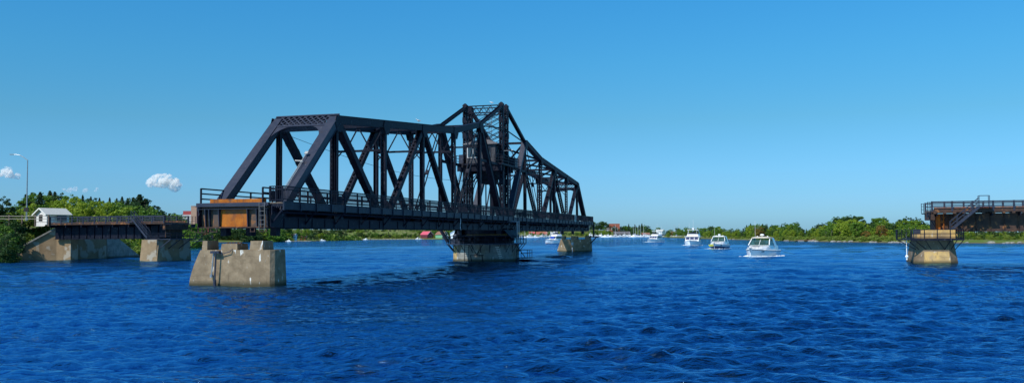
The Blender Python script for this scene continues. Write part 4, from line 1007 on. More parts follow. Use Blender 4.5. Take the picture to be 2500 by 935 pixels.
def limbs(h, cw, seed, tr=.16, base=0, n=7, top=.85):
    r2 = random.Random(seed); m_ = MB(); pts = [(0, 0, base-.6)]; x = y = 0
    for i in range(1, 5): x += r2.uniform(-.12, .12); y += r2.uniform(-.12, .12); pts.append((x, y, h*top*i/4))
    m_.tube(pts, tr, 7, tr*.25)
    for k in range(n):
        t_ = r2.uniform(.25, .8); z = h*top*t_; a = r2.uniform(0, 6.28); L_ = cw*r2.uniform(.5, .9)*(1.1-t_*.5)
        m_.tube([(x*t_, y*t_, z), (x*t_+math.cos(a)*L_*.5, y*t_+math.sin(a)*L_*.5, z+L_*.35), (x*t_+math.cos(a)*L_, y*t_+math.sin(a)*L_, z+L_*.55)], tr*.4, 5, tr*.12)
    return m_
PROTO = {}
def proto(kind, v):
    """unit-height (10 m) trees: deciduous kinds, conifers, shrubs"""
    key = (kind, v)
    if key in PROTO: return PROTO[key]
    r2 = random.Random(hash(kind) % 1 + v*13+len(kind)*101); seed = v*7+len(kind)*31
    root = bpy.data.objects.new({'conifer': 'conifer_tree', 'bush': 'shrub'}.get(kind, 'broadleaf_tree'), None)
    if kind == 'conifer':
        rc = np.random.RandomState(seed); n = 2800; t_ = rc.uniform(0, 1, n)**1.15; tier = (t_*13+rc.uniform(-.15, .15, n)) % 1
        a = rc.uniform(0, 6.28, n); lob = .8+.2*np.sin(a*3+t_*17)+.15*np.sin(a*7+t_*41); env = ((1-t_)**.9*2.1+.1)*(1.12-.5*tier)*lob
        q = env*rc.uniform(.15, 1, n)**.5; C_ = np.stack([np.cos(a)*q, np.sin(a)*q, 1.0+9.0*t_-.16*q], 1)
        nn = rc.normal(size=(n, 3))*.7+np.stack([np.cos(a), np.sin(a), np.full(n, .8)], 1); nn /= np.linalg.norm(nn, axis=1)[:, None]
        a_ = np.cross(nn, rc.normal(size=(n, 3))); a_ /= np.linalg.norm(a_, axis=1)[:, None]; b_ = np.cross(nn, a_); s_ = (.2*rc.uniform(.6, 1.4, n)*(1-.4*t_))[:, None]
        vv = np.stack([C_-a_*s_, C_-b_*s_*.6, C_+a_*s_, C_+b_*s_*.6], 1).reshape(-1, 3)
        me = bpy.data.meshes.new('crown'); me.from_pydata(vv.tolist(), [], np.arange(n*4).reshape(n, 4).tolist()); me.materials.append(LF['conifer']); me.update()
        tk = limbs(10, 1.2, seed, .17, n=4, top=.95).build('trunk', BARK)
    elif kind == 'bush':
        C_, Rr = [], []
        for i in range(34):
            a = r2.uniform(0, 6.28); q = r2.uniform(0, 4.6)**.9; z = r2.uniform(.8, 8)*(1-(q/6.4)**2); C_.append((math.cos(a)*q, math.sin(a)*q, z)); Rr.append(r2.uniform(1.0, 1.9))
        me = leaf_mesh('crown', C_, Rr, 60, .42, LF['bush'], seed, .9)
        tk = limbs(8, 4, seed, .2, n=6).build('trunk', BARK)
    else:
        C_, Rr = [], []; n = 44; wid = {'mid': 3.1, 'yellow': 3.0, 'dark': 3.4, 'rusty': 2.9}[kind]*r2.uniform(.85, 1.1)
        for i in range(n):
            t_ = r2.uniform(0, 1)**.8; z = 2.0+7.4*t_; env = wid*math.sin(min(1, (t_+.18)/.62)*PI/2)*(1-max(0, t_-.55)**1.6*1.9)
            a = r2.uniform(0, 6.28); q = env*math.sqrt(r2.uniform(.1, 1)); C_.append((math.cos(a)*q, math.sin(a)*q, z)); Rr.append(r2.uniform(.55, 1.15)*(1.1-.45*t_))
        for i in range(7):  # stray sprays break the outline
            a = r2.uniform(0, 6.28); z = r2.uniform(3, 10.2); q = wid*r2.uniform(.3, 1.12)*(1 if z < 7 else .4); C_.append((math.cos(a)*q, math.sin(a)*q, z)); Rr.append(.42)
        me = leaf_mesh('crown', C_, Rr, 52, .2, LF[kind], seed)
        tk = limbs(9.5, wid, seed, .2).build('trunk', BARKW if (v == 2 and kind == 'mid') else BARK)
    COL.objects.unlink(tk) if False else None
    cr = bpy.data.objects.new('crown', me)
    tkm = tk.data; bpy.data.objects.remove(tk)
    PROTO[key] = (root.name.split('.')[0], me, tkm); bpy.data.objects.remove(root)
    return PROTO[key]
MASS = []
KINDS = ['mid', 'yellow', 'dark', 'conifer', 'rusty', 'bush']
def mass_px(kind, px, Y, pytop, wf=1.0):
    p = at(px, Y, pytop); z = land_z(p.x, p.y); h = max(1.2, p.z-z+.1); MASS.append((kind, p.x, p.y, z, h, wf))
def build_mass():
    lo = {}; rg = np.random.RandomState(5)
    for k in KINDS:
        for v in range(2):
            if k == 'conifer':
                t_ = rg.uniform(0, 1, 230); q = (1-t_)**.85*2.2*rg.uniform(.5, 1.05, 230); a = rg.uniform(0, 6.28, 230); C_ = np.stack([np.cos(a)*q, np.sin(a)*q, 1+9*t_], 1); sz = .34
            elif k == 'bush':
                a = rg.uniform(0, 6.28, 320); q = 4.6*rg.uniform(0, 1, 320)**.5; C_ = np.stack([np.cos(a)*q, np.sin(a)*q, 8.4*(1-(q/5.2)**2)*rg.uniform(.2, 1, 320)], 1); sz = .8
            else:
                cl = [(rg.uniform(0, 6.28), rg.uniform(.2, 1)**.5*2.9, rg.uniform(2.2, 8.8)) for _ in range(20)]; C_ = []
                for (a, q, z) in cl:
                    e = math.sqrt(max(.1, 1-((z-5.2)/5.4)**2)); d = rg.normal(size=(20, 3)); d /= np.linalg.norm(d, axis=1)[:, None]
                    C_.append(np.array([math.cos(a)*q*e, math.sin(a)*q*e, z])+d*np.array([1.15, 1.15, .95])*rg.uniform(.6, 1.1, (20, 1)))
                C_ = np.concatenate(C_); sz = .5
            n = len(C_); nn = rg.normal(size=(n, 3))+np.array([0, 0, .6]); nn /= np.linalg.norm(nn, axis=1)[:, None]
            a_ = np.cross(nn, rg.normal(size=(n, 3))); a_ /= np.linalg.norm(a_, axis=1)[:, None]; b_ = np.cross(nn, a_); s_ = sz*rg.uniform(.6, 1.4, n)[:, None]
            lo[(k, v)] = np.stack([C_-a_*s_, C_-b_*s_*.7, C_+a_*s_, C_+b_*s_*.7], 1).reshape(-1, 3)
    V = []; MI = []
    for (k, x, y, z, h, wf) in MASS:
        c = lo[(k, rg.randint(2))]; kk = h/(10.0 if k != 'bush' else 8.8); a = rg.uniform(0, 6.28); ca, sa = math.cos(a), math.sin(a)
        V.append(np.stack([(c[:, 0]*ca-c[:, 1]*sa)*kk*wf+x, (c[:, 0]*sa+c[:, 1]*ca)*kk*wf+y, c[:, 2]*kk+z], 1)); MI.append(np.full(len(c)//4, KINDS.index(k), dtype=np.int32))
    V = np.concatenate(V).astype(np.float32); MI = np.concatenate(MI); nf = len(V)//4
    me = bpy.data.meshes.new('far_wood'); me.vertices.add(len(V)); me.vertices.foreach_set('co', V.ravel()); me.loops.add(len(V)); me.loops.foreach_set('vertex_index', np.arange(len(V), dtype=np.int32))
    me.polygons.add(nf); me.polygons.foreach_set('loop_start', np.arange(0, len(V), 4, dtype=np.int32)); me.polygons.foreach_set('loop_total', np.full(nf, 4, dtype=np.int32)); me.polygons.foreach_set('material_index', MI)
    for k in KINDS: me.materials.append(LF[k])
    me.update(calc_edges=True); o = bpy.data.objects.new('far_wood', me); COL.objects.link(o)
    tag(o, 'far off wooded hillsides above the harbour beyond the bridge', 'wood', None, 'stuff')
def tree(kind, x, y, h, wf=1.0, label=None, group=None, v=None, z=None):
    v = random.randrange(3) if v is None else v
    nm, me, tm = proto(kind, v); z = land_z(x, y) if z is None else z
    r_ = bpy.data.objects.new(nm, None); COL.objects.link(r_); r_.location = (x, y, z-.1); r_.rotation_euler = (0, 0, random.uniform(0, 6.28))
    k = h/(10.0 if kind != 'bush' else 8.8); r_.scale = (k*wf, k*wf, k)
    for n_, m_ in (('crown', me), ('trunk', tm)):
        o = bpy.data.objects.new(n_, m_); COL.objects.link(o); o.parent = r_
    tag(r_, label, {'conifer': 'conifer', 'bush': 'shrub'}.get(kind, 'tree'), group)
    return r_
def tree_px(kind, px, Y, pytop, wf=1.0, label=None, group=None, v=None):
    p = at(px, Y, pytop); z = land_z(p.x, p.y); h = max(1.2, p.z-z+.1)
    return tree(kind, p.x, p.y, h, wf, label, group, v, z)

LAB = {'mid': 'mid green', 'yellow': 'yellow green', 'dark': 'dark green', 'rusty': 'browning', 'conifer': 'dark pointed', 'bush': 'low'}
def lab(kind, where): return f"{LAB[kind]} {'conifer' if kind == 'conifer' else 'shrub' if kind == 'bush' else 'leafy tree'} {where}"
# ---- left shore, from the photo's skyline
tree_px('dark', 8, 165, 482, 1.3, 'dark tree at the left edge of the picture beyond the guard rail', v=0)
tree_px('mid', 40, 185, 500, 1.2, 'small green tree between the lamp post and the left picture edge', v=1)
for px, Y, py, k, wf in ((64, 205, 474, 'conifer', 2.0), (78, 205, 470, 'conifer', 1.7), (90, 204, 470, 'mid', 1.3), (98, 200, 469, 'conifer', 1.9), (110, 212, 474, 'mid', 1.2), (122, 215, 466, 'conifer', 2.0), (134, 212, 468, 'conifer', 1.7), (144, 210, 474, 'dark', 1.3), (60, 205, 488, 'mid', 1.2), (88, 200, 492, 'yellow', 1.2), (128, 200, 488, 'yellow', 1.1), (75, 190, 500, 'yellow', 1.2), (140, 190, 494, 'yellow', 1.1), (104, 192, 498, 'mid', 1.2), (202, 225, 476, 'conifer', 1.2), (222, 222, 480, 'conifer', 1.2),
                       (298, 225, 480, 'conifer', 1.3), (312, 215, 484, 'conifer', 1.5), (341, 205, 475, 'conifer', 2.3), (355, 208, 485, 'conifer', 1.9), (326, 215, 482, 'conifer', 1.9), (348, 210, 482, 'dark', 1.3), (312, 222, 486, 'dark', 1.3), (232, 228, 482, 'dark', 1.3), (366, 212, 500, 'dark', 1.4), (318, 200, 492, 'dark', 1.2), (243, 230, 483, 'conifer', 1.2), (268, 232, 482, 'conifer', 1.1), (285, 228, 484, 'conifer', 1.2)):
    tree_px(k, px, Y, py, wf, lab(k, 'in the back row above the left approach span'), 'back row of trees on the left shore')
for px, Y, py, k in ((152, 195, 484, 'yellow'), (170, 200, 475, 'mid'), (186, 190, 482, 'yellow'), (200, 185, 492, 'yellow'), (214, 196, 488, 'mid'), (232, 188, 490, 'yellow'), (250, 192, 487, 'yellow'), (262, 184, 494, 'yellow'),
                     (278, 190, 490, 'mid'), (292, 186, 497, 'mid'), (306, 184, 502, 'yellow'), (322, 190, 500, 'mid'), (338, 184, 508, 'mid'), (352, 188, 505, 'dark'), (364, 186, 506, 'mid'), (376, 192, 512, 'mid'), (60, 180, 505, 'yellow'), (24, 172, 506, 'yellow'), (45, 168, 510, 'yellow'), (8, 168, 512, 'yellow'), (76, 177, 512, 'bush'), (172, 176, 515, 'yellow'), (186, 178, 512, 'yellow')):
    tree_px(k, px, Y, py, 1.15, lab(k, 'in the front row above the left approach span'), 'front row of trees on the left shore')
# slope shrubs and the dark bush mass by the left edge
for px, Y, py, k, wf in ((4, 122, 585, 'dark', 1.4), (18, 124, 565, 'dark', 1.0), (38, 131, 535, 'dark', .9), (12, 128, 548, 'mid', 1.1), (55, 134, 540, 'dark', .9), (30, 134, 535, 'dark', .9), (8, 140, 530, 'mid', 1.2)):
    tree_px(k, px, Y, py, wf, lab(k, 'on the bank at the left picture edge'), 'dark leafy growth on the left bank')
for px, Y, py in ((62, 134, 575), (75, 134, 568), (48, 133, 588), (88, 136, 556), (102, 137, 550), (70, 138, 556), (10, 122, 622), (22, 126, 612), (116, 138, 548)):
    tree_px('bush', px, Y, py, 1.0, lab('bush', 'on the grassy slope above the sloping wing wall'), 'shrubs on the slope above the wing wall')
for px, Y, py, k in ((300, 168, 575, 'mid'), (318, 172, 572, 'mid'), (332, 178, 570, 'yellow'), (308, 160, 590, 'dark'), (328, 165, 592, 'mid'), (345, 182, 575, 'mid'), (286, 175, 572, 'yellow'), (336, 163, 600, 'bush'), (318, 158, 606, 'bush'),
                     (365, 200, 575, 'mid'), (385, 210, 572, 'dark'), (405, 218, 570, 'mid')):
    tree_px(k, px, Y, py, 1.2, lab(k, 'on the bank seen beneath the left approach span'), 'growth beneath the left approach span')
for i, px in enumerate(range(392, 500, 7)):
    Y = 300+random.uniform(-20, 40); py = 528+random.uniform(-8, 6) if px < 432 else 545+random.uniform(-8, 10)
    k = random.choice(['mid', 'dark', 'conifer', 'yellow'] if px < 440 else ['dark', 'dark', 'mid', 'conifer']); tree_px(k, px, Y, py, 1.4, lab(k, 'right of the left approach span end'), 'trees between the approach span and the swing bridge')
for i, px in enumerate(range(430, 500, 8)):
    Y = 262+i*22; k = random.choice(['dark', 'mid', 'dark']); tree_px(k, px, Y+30, 562+random.uniform(-6, 6), 1.4, lab(k, 'right of the left approach span end'), 'trees between the approach span and the swing bridge')
for px, py in ((390, 520), (402, 516), (414, 520), (424, 518), (446, 518), (458, 515), (470, 516), (436, 522)):
    tree_px('conifer' if px % 4 else 'dark', px, 480, py+5, 1.4, 'far dark tree on the skyline left of the brick tower', 'far skyline trees left of the brick tower')
# ---- below the swing bridge
for i in range(44):
    px = 492+i*4.9+random.uniform(-3, 3); Y = 545+random.uniform(0, 34); k = random.choice(['dark', 'dark', 'mid', 'conifer', 'yellow'])
    mass_px(k, px, Y, random.uniform(551, 562), 1.4); mass_px(k, px+2, Y-8, random.uniform(566, 574), 1.6)
for i in range(16):
    px = 660+i*3.4; tree_px('bush', px, 552, 580+random.uniform(-2, 2), 1.2, lab('bush', 'along the waterline left of the moored boats'), 'waterline shrubs left of the moored boats')
for px, Y, py, k, wf in ((722, 640, 553, 'mid', 1.7), (736, 630, 554, 'mid', 1.6), (748, 640, 556, 'yellow', 1.5), (757, 625, 562, 'mid', 1.3), (770, 660, 552, 'dark', 1.5), (783, 665, 550, 'conifer', 1.6), (797, 668, 551, 'dark', 1.6), (810, 680, 550, 'conifer', 1.5), (822, 690, 551, 'dark', 1.5), (838, 690, 554, 'dark', 1.5), (712, 590, 560, 'conifer', 1.5), (690, 590, 556, 'conifer', 1.5), (785, 640, 568, 'yellow', 2.0), (775, 640, 570, 'yellow', 1.9), (795, 642, 571, 'yellow', 1.7), (735, 600, 574, 'yellow', 1.3)):
    tree_px(k, px, Y, py, wf, lab(k, 'on the shore behind the moored boats'), 'trees behind the moored boats')
for i in range(140):
    px = 845+i*1.9+random.uniform(-3, 3); row = i % 3; Y = 775+row*45+random.uniform(0, 20); k = random.choice(['mid', 'yellow', 'bush', 'dark', 'yellow'] if px < 950 else ['dark', 'mid', 'conifer', 'mid', 'bush'])
    py = (571, 562, 553)[row]+random.uniform(-3, 3)
    mass_px(k, px, Y, py, 1.5)
# ---- far harbour hill
for i in range(520):
    px = 1150+i*2.5+random.uniform(-3, 3); row = i % 3
    Y = 1075+row*55+random.uniform(0, 25)
    if px < 1440: py = (567, 560, 553)[row]
    elif px < 1500: py = (562, 552, 541)[row]
    elif px < 1545: py = (566, 560, 552)[row]
    elif px < 1578: py = (562, 556, 550)[row]
    elif px < 1600: py = (568, 564, 560)[row]
    else: py = (570, 567, 564)[row]
    if 1487 < px < 1516 and row == 2: continue
    k = random.choice(['dark', 'mid', 'dark', 'conifer'] if row else ['yellow', 'mid', 'bush', 'mid'])
    mass_px(k, px, Y, py+random.uniform(-2.5, 2.5), 1.6)
tree_px('conifer', 1567, 1090, 545, 1.4, 'tallest pointed conifer standing over the far harbour masts'); tree_px('conifer', 1535, 1090, 546, 1.2, 'slim conifer rising left of the tallest far harbour conifer'); tree_px('mid', 1606, 1060, 555, 1.6, 'lone round tree beside the white far shore house')
for i in range(150):
    px = 492+i*4.1+random.uniform(-2, 2); Y = 560+max(0, px-700)*.6+random.uniform(-4, 10) if px > 690 else 556+random.uniform(-5, 8)
    if 690 < px < 870 and i % 3: continue
    if px > 870: Y = 762
    mass_px(random.choice(['dark', 'dark', 'mid', 'bush', 'conifer']), px, Y, random.uniform(566, 577), 1.5)
build_mass()
# ---- right shore
XS = [1640, 1740, 1900, 2000, 2170, 2330, 2500, 2600]; YS = [795, 527, 387, 339, 285, 267, 248, 240]
SK = [(1625, 566), (1640, 562), (1660, 560), (1680, 559), (1700, 562), (1725, 558), (1735, 554), (1750, 556), (1770, 560), (1790, 562), (1810, 562), (1822, 556), (1835, 549), (1850, 549), (1866, 548), (1890, 549), (1905, 548), (1922, 547), (1940, 544), (1952, 552), (1958, 562), (1970, 558), (1985, 552), (2000, 547), (2020, 542), (2035, 540), (2043, 531), (2060, 530), (2085, 529), (2100, 530), (2112, 546), (2130, 545), (2142, 531), (2155, 532), (2170, 544), (2190, 545), (2200, 535), (2215, 532), (2230, 531), (2260, 545), (2320, 560), (2500, 565), (2620, 565)]
def skyl(px): return float(np.interp(px, [a for a, b in SK], [b for a, b in SK]))-float(np.interp(px, [1640, 1830, 1900], [4, 4, 1.5]))
WH = 'on the wooded right shore'
for row, (dy, drop, n) in enumerate(((58, 0, 74), (38, 5, 64), (22, 14, 60))):
    for i in range(n):
        px = 1628+(i+.5)*(2345-1628)/n+random.uniform(-4, 4); Y = float(np.interp(px, XS, YS))+dy+random.uniform(-6, 6)
        far = px < 1815
        k = random.choice(['mid', 'dark', 'mid', 'conifer', 'dark'] if row == 0 else ['mid', 'yellow', 'mid', 'dark', 'yellow', 'yellow', 'rusty' if random.random() < .1 else 'mid'])
        py = skyl(px)+drop*(1.1 if not far else .6)+random.uniform(-1.5, 3)
        if row == 0 and i % 4 == 0 and px > 1740 and 'conifer' != k: pass
        tree_px(k, px, Y, py, {'conifer': 1.35}.get(k, 1.25), lab(k, WH+(' behind the cruisers' if px < 1900 else ' left of the right pier')), 'trees on the wooded right shore')
for px, py, k in ((2050, 530, 'dark'), (2072, 529, 'dark'), (2092, 529, 'dark'), (2143, 531, 'mid'), (1940, 543, 'mid'), (1737, 553, 'dark'), (1836, 548, 'mid'), (2212, 533, 'conifer'), (1823, 549, 'conifer'), (1862, 546, 'conifer')):
    Y = float(np.interp(px, XS, YS))+52; tree_px(k, px, Y, py, 1.5, lab(k, 'standing above its neighbours on the right shore'), 'tall trees on the right shore')
tree_px('rusty', 1854, 445, 552, 1.5, 'browning tree between green ones behind the nearest cruiser'); tree_px('rusty', 2115, 318, 562, 1.5, 'browning tree on the right shore left of the rusty pier')
for i in range(105):
    px = 1745+i*4.4+random.uniform(-3, 3); Y = float(np.interp(px, XS, YS))+random.uniform(2.5, 12); tree_px('bush', px, Y, np.interp(px, [1740, 1900, 2170], [577, 578, 576])+random.uniform(-3, 3), 1.5, lab('bush', 'along the right shoreline'), 'shrubs along the right shoreline')
for i in range(64):
    px = 2325+(i//2)*7.5+random.uniform(-3, 3); Y = float(np.interp(px, XS, YS))+(12 if i % 2 else 32)+random.uniform(-4, 4)
    k = random.choice(['bush', 'yellow', 'mid', 'bush'] if i % 2 else ['mid', 'dark', 'yellow', 'conifer'])
    tree_px(k, px, Y, (574 if i % 2 else 562)+random.uniform(-4, 4), 1.3, lab(k, 'on the shore below the right approach span'), 'growth on the shore below the right span')
# rocks along the right shore
for i in range(60):
    px = random.uniform(1750, 2500); Y = float(np.interp(px, XS, YS))+random.uniform(-1.2, 1.5); p = at(px, Y)
    m_ = MB(); m_.ball((0, 0, 0), random.uniform(.5, 1.0), 7, 5, (random.uniform(.8, 1.6), random.uniform(.7, 1.2), random.uniform(.35, .6)))
    r2 = random.Random(i); m_.v = [(a*r2.uniform(.85, 1.15), b*r2.uniform(.85, 1.15), c*r2.uniform(.8, 1.2)) for a, b, c in m_.v]
    tag(m_.build('rock', ROCK, None, (p.x, p.y, .12), random.uniform(0, 6)), 'grey rock at the waterline of the right shore', 'rock', 'rocks along the right waterline')

# ================================================================== BUILDINGS
def block(name, px0, px1, pyb, pyt, Y, D_, wallm, label, roofm=None, cat='building', rz=0):
    a = at(px0, Y, pyb); b = at(px1, Y, pyt); W_ = b.x-a.x; z0 = a.z; H_ = b.z-a.z
    r_ = empty(name, ((a.x+b.x)/2, Y, z0), rz, label, cat)
    m_ = MB(); m_.box(-W_/2, W_/2, 0, D_, -12, H_); part(m_, 'wall', wallm, r_)
    m_ = MB(); m_.box(-W_/2-.2, W_/2+.2, -.2, D_+.2, H_, H_+.25); part(m_, 'roof', roofm or GREYW, r_)
    return r_, W_, H_
b_, W_, H_ = block('brick_tower', 466, 480, 545, 503, 430, 3, BRICK, 'tan brick tower rising above the trees left of the swing bridge')
m_ = MB(); m_.box(-W_/2-4.2, -W_/2, 1, 8, -12, H_*.72); m_.box(W_/2, W_/2+5.5, 1, 8, -12, H_*.72); part(m_, 'wing', REDW, b_)
m_ = MB(); m_.box(-W_/2-4.4, -W_/2-.02, .5, 7, H_*.2-6, H_*.5); part(m_, 'white_annex', GREYW, b_)
b_, W_, H_ = block('brick_hall', 1488, 1513, 560, 546, 1185, 14, REDB, 'large red brick hall on the far harbour hill')
p = at(1500, 1150, 559); h_ = gable_house('house', (p.x, p.y, p.z-.5), 0, 8, 9, 1.5, 2.2, WHITE, ROOFM, 'white gabled house below the red hall on the far harbour hill')
p = at(1482, 1150, 560); gable_house('house', (p.x, p.y, p.z-.5), 1.57, 5, 6, 1.2, 1.5, GREYW, ROOFM, 'small grey cottage left of the white gabled house on the far hill')
p = at(1613, 1050, 568); gable_house('house', (p.x, p.y, p.z-1.2), R(40), 6, 9, 2.6, 2.2, WHITE, ROOFW, 'white house with pale roof on the far shore behind the smallest cruiser')
p = at(1644, 960, 570); gable_house('house', (p.x, p.y, p.z-1.2), R(70), 5, 7, 1.7, 1.8, WHITE, ROOFW, 'white cottage at the tip of the far right shore')
p = at(1518, 1085, 577); gable_house('boat_house', (p.x, p.y, .4), R(90), 9, 19, 3.2, 3.0, mat('dark grey timber walls', (.08, .08, .09), .8), ROOFM, 'long grey roofed boathouse on the far harbour shore', 'boathouse')  # walls in a plain dark grey
p = at(1576, 1068, 577); gable_house('boat_house', (p.x, p.y, .4), R(90), 7, 9, 2.6, 1.8, TIMBER, SHING, 'small brown boathouse among the far masts', 'boathouse')
p = at(1048, 752, 580); gable_house('boat_house', (p.x-2.4, p.y+3, .7), R(48), 6.4, 8.5, 3.4, 2.6, MAROON, PINK, 'boathouse with bright pink roof on the shore under the bridge', 'boathouse', wins=((-1.5, 1.5, 1.0, 2.6),))
m_ = MB(); p2 = at(1079, 752, 580)
gable_house('boat_house', (p2.x-.8, p2.y+7, .7), R(52), 6.4, 8.5, 3.4, 2.4, GREENW, SHING, 'mint green boathouse with brown roof beside the pink roofed one', 'boathouse', door=(-.6, .6, 2, WHITE))
gable_house('boat_house', (p2.x+2.9, p2.y-1.2, .5), R(8), 5.0, 5, 2.3, 1.9, TEALW, SHING, 'dark teal boathouse in front of the mint green one', 'boathouse', door=(-.5, .5, 1.9, mat('pale blue door', (.2, .45, .55), .6)))
p = at(1113, 742, 576); gable_house('house', (p.x, p.y+9, 1), R(0), 10, 8, 4.2, 3.0, WHITE, GREYW, 'white house seen through the gap left of the pivot pier', wins=((-3, -1, 1.2, 2.6), (1, 3, 1.2, 2.6)))
p = at(708, 575, 580); gable_house('house', (p.x, p.y, 1.2), R(80), 5, 7.5, 2.4, 1.4, WHITE, ROOFM, 'white cottage half hidden by trees behind the moored boats')
p = at(741, 600, 580); gable_house('shed', (p.x, p.y, 1.0), R(90), 3.5, 3.6, 1.7, .9, REDW, MAROON, 'small dark red shed between shore trees', 'shed')
for i, (px, Y, py, W_, rf, wl, lb) in enumerate(((1245, 1090, 566, 9, ROOFW, WHITE, 'pale harbour building right of the pivot pier'), (1322, 1085, 566, 13, REDB, GREYW, 'long harbour building with reddish roof under the far arm'), (1298, 1130, 560, 7, PINK, BRICK, 'red roofed house higher on the slope under the far arm'), (1352, 1088, 568, 8, GREYW, WHITE, 'white harbour building behind the crossing cruiser'))):
    p = at(px, Y, py); gable_house('house', (p.x, p.y, .8), R(90), 6, W_, 3.4, 2.6, wl, rf, lb)

# ================================================================== BOATS
def hull_mesh(L_, B_, fb, sheer=.5, transom=.85, fine=2.1):
    m_ = MB(); n = 13; rings = []
    for i in range(n):
        t_ = i/(n-1); y = -L_/2+L_*t_
        b = B_/2*(transom+(1-transom)*min(1, t_/.35)) if t_ < .35 else B_/2*(1-((t_-.35)/.65)**fine)**.85
        b = max(b, .03); zs = fb+sheer*t_**2; rk = max(0, t_-.75)/.25
        ch = .1+.12*rk; kz = -.45+.3*rk**1.6
        yy = y+rk*.0; fl = .9-.15*rk
        rings.append([(0, yy, kz), (b*fl, yy, ch), (b*.97, yy+.02, zs*.62), (b, yy+.25*rk, zs), (b*.93, yy+.25*rk, zs+.07), (0, yy+.25*rk, zs+.12)])
    V = []; ring = []
    for r_ in rings:
        full = r_+[(-x, y, z) for x, y, z in r_[-2:0:-1]]; ring.append(len(full)); V += full
    k = ring[0]; fs = [(i*k+j, i*k+(j+1) % k, (i+1)*k+(j+1) % k, (i+1)*k+j) for i in range(n-1) for j in range(k)]
    fs += [tuple(range(k))[::-1], tuple((n-1)*k+j for j in range(k))]
    m_.add(V, fs); m_.mi = []
    for i in range(n-1):
        for j in range(k): m_.mi.append(1 if j in (0, k-1) else 2 if j in (1, k-2) else 0)
    m_.mi += [0, 0]
    return m_
def loft(m_, rings):
    k = len(rings[0]); V = [p for r_ in rings for p in r_]
    m_.add(V, [(i*k+j, i*k+(j+1) % k, (i+1)*k+(j+1) % k, (i+1)*k+j) for i in range(len(rings)-1) for j in range(k)]+[tuple(range(k))[::-1], tuple((len(rings)-1)*k+j for j in range(k))])
def trap(w0, w1, z0, z1, y0, y1): return [(-w0, y0, z0), (w0, y0, z0), (w0*.99, (y0+y1)/2, (z0+z1)/2+.02), (w1, y1, z1), (-w1, y1, z1), (-w0*.99, (y0+y1)/2, (z0+z1)/2+.02)]
